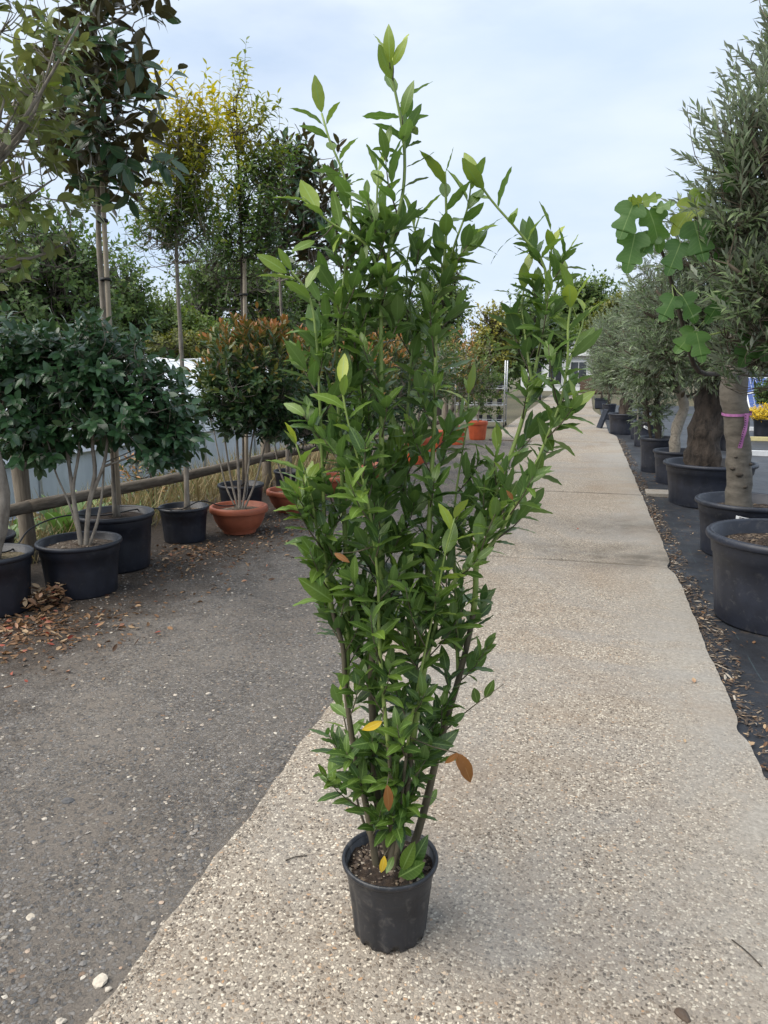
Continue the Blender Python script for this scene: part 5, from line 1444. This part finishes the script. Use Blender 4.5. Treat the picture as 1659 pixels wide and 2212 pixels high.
# yellow flowering shrub in pot
cy_ = (4.05, 18.9)
t = thing('potted_shrub', (*cy_, 0), 'bright yellow flowering shrub in a black pot beyond the fig trunk', 'potted shrub')
_, z = pot_parts(t, cy_, .28, .40, 'black', z0=FZ)
woody(t, [px_lobe(1655, 893, 38, 18, cy_, 0, 38)], [([np.array([*cy_, z - .03]), np.array([*cy_, .5]), np.array([cy_[0], cy_[1], .7])], .02, .01)], 10, 240, .14, 9, .05, T_CLUMP, M['yellow_flower'], M['dark_bark'], np.random.RandomState(70), 60, 0, .4, .5, .8, up=.4, limb_r=.008)
for i, (c, x, y, rx, ry, lab) in enumerate([((4.7, 21.5), 1655, 850, 26, 26, 'round dark green shrub behind the yellow flowers'), ((2.75, 15.6), 1520, 925, 14, 20, 'low green plant glimpsed between two olive trunks'), ((3.6, 23.0), 1565, 880, 22, 22, 'bushy green plant seen past the massive olive trunk')]):
    t = thing('potted_shrub', (*c, 0), lab, 'potted shrub')
    _, z = pot_parts(t, c, .22, .33, 'black', z0=FZ)
    woody(t, [px_lobe(x, y, rx, ry, c)], [([np.array([*c, z - .03]), np.array([*c, z + .15]), P2m(x, y, c)], .02, .01)], 8, 130, .2, 8, .08, T_CLUMP, M['wood_green'], M['dark_bark'], np.random.RandomState(80 + i), 55, 0, .3, .4, .6, up=.4, limb_r=.01)
# low building with solar panels
hb = thing('house', (10.5, 33, 0), 'low pale house with a glazed front behind the blue solar panels', 'house')
g = Geo(); box(g, (10.5, 36, 1.15), (9, 5, 2.4)); build(g, 'wall', M['white_paint'], hb, smooth=False)
g = Geo(); V = [[5.7, 33.2, 2.35], [15.3, 33.2, 2.35], [15.3, 36, 3.6], [5.7, 36, 3.6], [15.3, 38.8, 2.35], [5.7, 38.8, 2.35]]
g.add(V, [[0, 1, 2, 3], [3, 2, 4, 5]], [[0, 3, 5], [1, 4, 2]]); build(g, 'roof', M['roof_grey'], hb, smooth=False)
for k in range(5):
    x = 6.8 + k * 1.8
    g = Geo(); box(g, (x, 33.48, 1.35), (1.2, .06, 1.2)); w = build(g, 'window', M['white_paint'], hb, smooth=False)
    g = Geo(); box(g, (x - .27, 33.44, 1.35), (.5, .03, 1.06)); build(g, 'pane', M['glass'], w, smooth=False)
    g = Geo(); box(g, (x + .27, 33.44, 1.35), (.5, .03, 1.06)); build(g, 'pane', M['glass'], w, smooth=False)
for k, (y_, lab) in enumerate([(27.5, 'blue gridded solar panel stand before the low pale house'), ]):
    sp_ = thing('solar_array', (8.0, y_, 0), lab, 'solar panel')
    tl = math.radians(35); Rt_ = np.array([[1, 0, 0], [0, math.cos(tl), -math.sin(tl)], [0, math.sin(tl), math.cos(tl)]])
    for px_ in range(4):
        for pz in range(2):
            cc = np.array([5.9 + px_ * 1.42, y_, .72]) + Rt_ @ np.array([0, (pz - .5) * .9, 0])
            g = Geo(); box(g, cc, (1.4, .88, .03), Rt_); f_ = build(g, 'panel', M['edge_white'], sp_, smooth=False)
            g = Geo()
            for ix in range(8):
                for iy in range(5):
                    box(g, cc + Rt_ @ np.array([(ix - 3.5) * .168, (iy - 2) * .166, .0185]), (.158, .156, .004), Rt_)
            build(g, 'cells', M['panel_blue'], f_, smooth=False)
    for px_ in range(5):
        g = Geo(); x = 5.25 + px_ * 1.42
        tube(g, [[x, y_ + .5, -.03], [x, y_ + .5, 1.0]], .025, 8); tube(g, [[x, y_ - .6, -.03], [x, y_ - .6, .32]], .025, 8); build(g, 'leg', M['galv'], sp_)

# ================================================================== middle distance on the left: trolley, cart, house, steps
tc = (-2.75, 20.3)
tro = thing('plant_trolley', (*tc, 0), 'galvanised wire plant trolley with shelves of small pots beyond the orange pots', 'trolley')
for sx in (-1, 1):
    for sy in (-1, 1):
        g = Geo(); x, y = tc[0] + sx * .66, tc[1] + sy * .27
        tube(g, [[x, y, .05], [x, y, 1.75]], .018, 8); build(g, 'upright', M['galv'], tro)
        g = Geo(); tube(g, [[x - .015, y, .045], [x + .015, y, .045]], .05, 12); build(g, 'wheel', M['rubber'], tro)
shz = (.14, .58, 1.02)
for z in shz:
    g = Geo(); box(g, (tc[0], tc[1], z), (1.34, .56, .025), bev=.004); sh = build(g, 'shelf', M['galv'], tro, smooth=False)
    for sy in (-1, 1):
        g = Geo(); tube(g, [[tc[0] - .66, tc[1] + sy * .28, z + .06], [tc[0] + .66, tc[1] + sy * .28, z + .06]], .008, 6); build(g, 'shelf_rail', M['galv'], sh)
k = 0
for z in shz:
    for ix in range(5):
        c = (tc[0] - .52 + ix * .26, tc[1] - .12)
        nm = ('bottom', 'middle', 'top')[shz.index(z)]
        t = thing('potted_seedling', (c[0], c[1], z), f'small dark pot with a leafy young plant on the {nm} trolley shelf', 'potted plant', f'small pots on the {nm} trolley shelf')
        g = Geo(); lathe(g, [(.01, .014), (.06, .014), (.075, .15), (.08, .155), (.08, .17), (.07, .17), (.068, .13), (.01, .14)], (c[0], c[1], z), 16); build(g, 'pot', M['black_pot'], t)
        k += 1; q = np.random.RandomState(200 + k)
        n_ = 60; P = np.array([c[0], c[1], z + .24]) + q.normal(size=(n_, 3)) * [.065, .065, .055]
        D = nrm(P - np.array([c[0], c[1], z + .12]) + q.normal(size=(n_, 3)) * .03)
        g = Geo(); tube(g, [[c[0], c[1], z + .13], [c[0] + .01, c[1], z + .26]], .006, 5); build(g, 'stem', M['twig'], t)
        g = Geo(); scatter(g, T_CLUMP, P, D, np.tile([0, 0, 1.], (n_, 1)) + q.normal(size=(n_, 3)) * .3, .05 + .05 * q.random(n_), q.random(n_)); build(g, 'leaves', M['wood_green'], t, kind='stuff')

wb = thing('hand_cart', (-2.45, 37.0, 0), 'small dark hand cart with a rubber wheel standing at the side of the path', 'cart')
g = Geo()
prof_b = [(-.42, .5), (.42, .5)]
V = np.array([[x * sx, y * sy, z] for z, x, y in ((.34, .26, .36), (.66, .36, .52)) for sx, sy in ((-1, -1), (1, -1), (1, 1), (-1, 1))]) + [-2.45, 37, 0]
g.add(V, [[3, 2, 1, 0]] + [[a, (a + 1) % 4, 4 + (a + 1) % 4, 4 + a] for a in range(4)]); build(g, 'tray', M['dark_bark'], wb, smooth=False)
for x in (-2.12, -2.78):
    g = Geo(); th = np.linspace(0, 2 * math.pi, 25)
    V = np.stack([np.full(25, x), 36.75 + .17 * np.cos(th), .2 + .17 * np.sin(th)], -1); tube(g, V, .05, 8, cap=False); w = build(g, 'wheel', M['rubber'], wb)
    g = Geo(); tube(g, [[x - .04, 36.75, .2], [x + .04, 36.75, .2]], .12, 14); build(g, 'hub', M['galv'], w)
for x in (-2.2, -2.7):
    g = Geo(); tube(g, spline([[x, 36.6, .33], [x, 37.4, .36], [x, 38.0, .62]], 8), .02, 8); build(g, 'handle', M['galv'], wb)

hw = thing('house', (-1.8, 56, 0), 'white single storey building with a curved grey roof at the far end of the path', 'building')
xa, xb, yf = -4.6, 1.6, 55.0
g = Geo(); box(g, ((xa + xb) / 2, yf + 2.5, 1.25), (xb - xa, 5, 2.9)); build(g, 'wall', M['white_paint'], hw, smooth=False)
g = Geo(); th = np.linspace(0, math.pi, 15)
arc = np.stack([(xa + xb) / 2 + (xb - xa + .5) / 2 * np.cos(th), 0 * th, 2.72 + .75 * np.sin(th)], -1)
V = np.concatenate([arc + [0, yf - .35, 0], arc + [0, yf + 5.3, 0], arc[:1] * 0 + [(xa + xb) / 2, yf - .35, 2.72]])
g.add(V, [[i, i + 1, 16 + i, 15 + i] for i in range(14)], [[30, i + 1, i] for i in range(14)]); build(g, 'roof', M['roof_grey'], hw)
g = Geo(); box(g, ((xa + xb) / 2, yf - .38, 2.62), (xb - xa + .7, .14, .42)); build(g, 'fascia', M['white_paint'], hw, smooth=False)
for x, w_ in ((-3.6, 1.0), (-2.2, 1.0), (-.6, 1.2), (.8, 1.0)):
    g = Geo(); box(g, (x, yf - .03, 1.2), (w_, .08, 1.7)); wn = build(g, 'window', M['white_paint'], hw, smooth=False)
    for s_ in (-1, 1):
        g = Geo(); box(g, (x + s_ * w_ * .235, yf - .08, 1.2), (w_ * .42, .03, 1.52)); build(g, 'pane', M['glass'], wn, smooth=False)
st_ = thing('timber_steps', (1.0, 48.6, 0), 'brown timber steps rising at the end of the path', 'steps')
for k in range(6):
    g = Geo(); box(g, (1.1, 48.7 + k * .42, .09 + k * .17), (3.0, .40, .16), bev=.01); build(g, 'step', M['brown_step'], st_, smooth=False)
    g = Geo(); box(g, (1.1, 48.95 + k * .42, .05 + k * .085), (2.94, .05, .09 + k * .17)); build(g, 'riser', M['brown_step'], st_, smooth=False)

# ================================================================== background trees
brs = np.random.RandomState(90)
def bg_tree(c, lobes_px, label, n_, ll, key, seed, tone=.45, K=9, tr=.16, twl=.8, rv=.8, zg=.35, name='tree', nl=14, bark='dark_bark', inner=.35):
    z = float(ground_z(np.array(c[0]), np.array(c[1])))
    t = thing(name, (c[0], c[1], z), label, 'tree' if name == 'tree' else name)
    lob = [px_lobe(*l, c) for l in lobes_px]
    top = lob[0][0]
    tk = [np.array([c[0], c[1], z - .1]), np.array([c[0] + (top[0] - c[0]) * .3, c[1], z + (top[2] - z) * .4]), np.array(top)]
    woody(t, lob, [(tk, tr, tr * .4)], nl, n_, twl, K, ll, T_CLUMP, M[key], M[bark], np.random.RandomState(seed), 62, .05, .35, tone, rv, .15, zg, up=.3, inner=inner, limb_r=tr * .4, twig_r=.008, trunk_n=8, jit=.6, rough=.5)
GB = 'woodland trees behind the greenhouse tunnel'
bg_tree((-18.5, 13.5), [(60, 600, 190, 150), (140, 690, 110, 90), (-40, 650, 150, 130), (150, 560, 60, 70)], 'large dark green tree filling the space behind the leftmost shrubs', 1500, .17, 'wood_green', 101, .32, twl=.7)
bg_tree((-15.5, 19.0), [(255, 640, 75, 85), (230, 720, 80, 60), (290, 700, 60, 60)], 'mid green rounded tree right of the large dark one', 700, .17, 'wood_green', 102, .45, twl=.7)
bg_tree((-16.5, 27.0), [(470, 600, 105, 75), (430, 680, 95, 60), (560, 620, 85, 70), (600, 690, 70, 60)], 'spreading bluish green tree with pale bare boughs behind the privets', 1000, .20, 'wood_green', 103, .42, twl=.9, bark='grey_bark', inner=.3)
bg_tree((-12.5, 21.5), [(350, 690, 75, 50), (420, 725, 95, 45), (330, 740, 60, 40)], 'fresh green low tree hugging the tunnel roof', 600, .16, 'wood_green', 104, .62, twl=.6)
bg_tree((-11.8, 19.2), [(375, 745, 62, 26), (430, 752, 50, 20)], 'yellowish green bush just above the white tunnel roof', 350, .13, 'wood_yellow', 105, .25, twl=.4, tr=.07)
bg_tree((-14.0, 33.0), [(640, 640, 90, 90), (720, 690, 100, 80), (580, 730, 90, 50)], 'dark green tree rising behind the second magnolia', 900, .22, 'wood_green', 106, .34, twl=1.0)
bg_tree((-9.0, 30.0), [(830, 690, 95, 90), (760, 760, 90, 60), (900, 740, 80, 70)], 'broad green tree seen through the top of the laurel', 900, .20, 'wood_green', 107, .42, twl=.9)
bg_tree((-6.0, 31.0), [(960, 650, 55, 95), (935, 720, 60, 70)], 'slim upright green tree right behind the laurel crown', 600, .18, 'wood_green', 108, .5, twl=.7)
bg_tree((-4.3, 24.0), [(1065, 720, 48, 62), (1050, 770, 50, 40)], 'yellow leaved small tree between laurel stems', 420, .13, 'wood_yellow', 109, .5, twl=.55, tr=.08)
bg_tree((-4.8, 42.0), [(1140, 700, 65, 62), (1110, 770, 60, 45), (1190, 740, 55, 50)], 'dark green tree to the left of the white building', 700, .26, 'wood_green', 110, .38, twl=1.1)
bg_tree((-1.5, 78.0), [(1270, 640, 62, 42), (1225, 660, 40, 40), (1260, 690, 70, 40)], 'tall distant tree crowning above the white building', 700, .45, 'wood_green', 111, .42, twl=1.8, tr=.3)
bg_tree((3.5, 66.0), [(1335, 685, 40, 42), (1300, 715, 40, 30), (1370, 675, 40, 45)], 'yellow green conifer like tree beyond the olives', 600, .36, 'wood_yellow', 112, .22, twl=1.4, tr=.25)
bg_tree((-2.6, 66.0), [(1180, 760, 70, 40), (1260, 745, 60, 40)], 'low green tree directly behind the white building', 500, .38, 'wood_green', 113, .5, twl=1.3, tr=.25)
bg_tree((8.5, 45.0), [(1480, 720, 90, 80), (1560, 740, 90, 70), (1420, 740, 60, 60)], 'dense green tree hidden behind the olive row', 800, .28, 'wood_green', 114, .4, twl=1.2, tr=.25)
bg_tree((17.0, 44.0), [(1680, 730, 110, 80), (1620, 770, 80, 50)], 'green tree behind the low pale house', 600, .28, 'wood_green', 115, .4, twl=1.2, tr=.25)
# far hedge so that no bare horizon shows
for k, (x0, y0, x1, y1, lab) in enumerate([(-70, 45, -16, 62, 'long dark hedge far behind the greenhouse tunnel'), (-16, 75, 30, 95, 'far dark hedge behind the white building'), (14, 62, 70, 50, 'far dark hedge behind the solar panels')]):
    t = thing('hedge', ((x0 + x1) / 2, (y0 + y1) / 2, -.6), lab, 'hedge')
    n_ = 5000; u = brs.random(n_); P = np.stack([x0 + (x1 - x0) * u, y0 + (y1 - y0) * u, -1 + 6.2 * brs.random(n_) ** .8 * (.8 + .25 * np.sin(u * 40) * np.sin(u * 17))], -1) + brs.normal(size=(n_, 3)) * [1.2, 1.2, .2]
    g = Geo(); scatter(g, T_CLUMP, P, nrm(brs.normal(size=(n_, 3)) + [0, 0, .4]), np.tile([0, 0, 1.], (n_, 1)) + brs.normal(size=(n_, 3)) * .4, .5 + .5 * brs.random(n_), .15 + .5 * brs.random(n_))
    build(g, 'foliage', M['wood_green'], t, kind='stuff')
print('objects', len(bpy.data.objects))
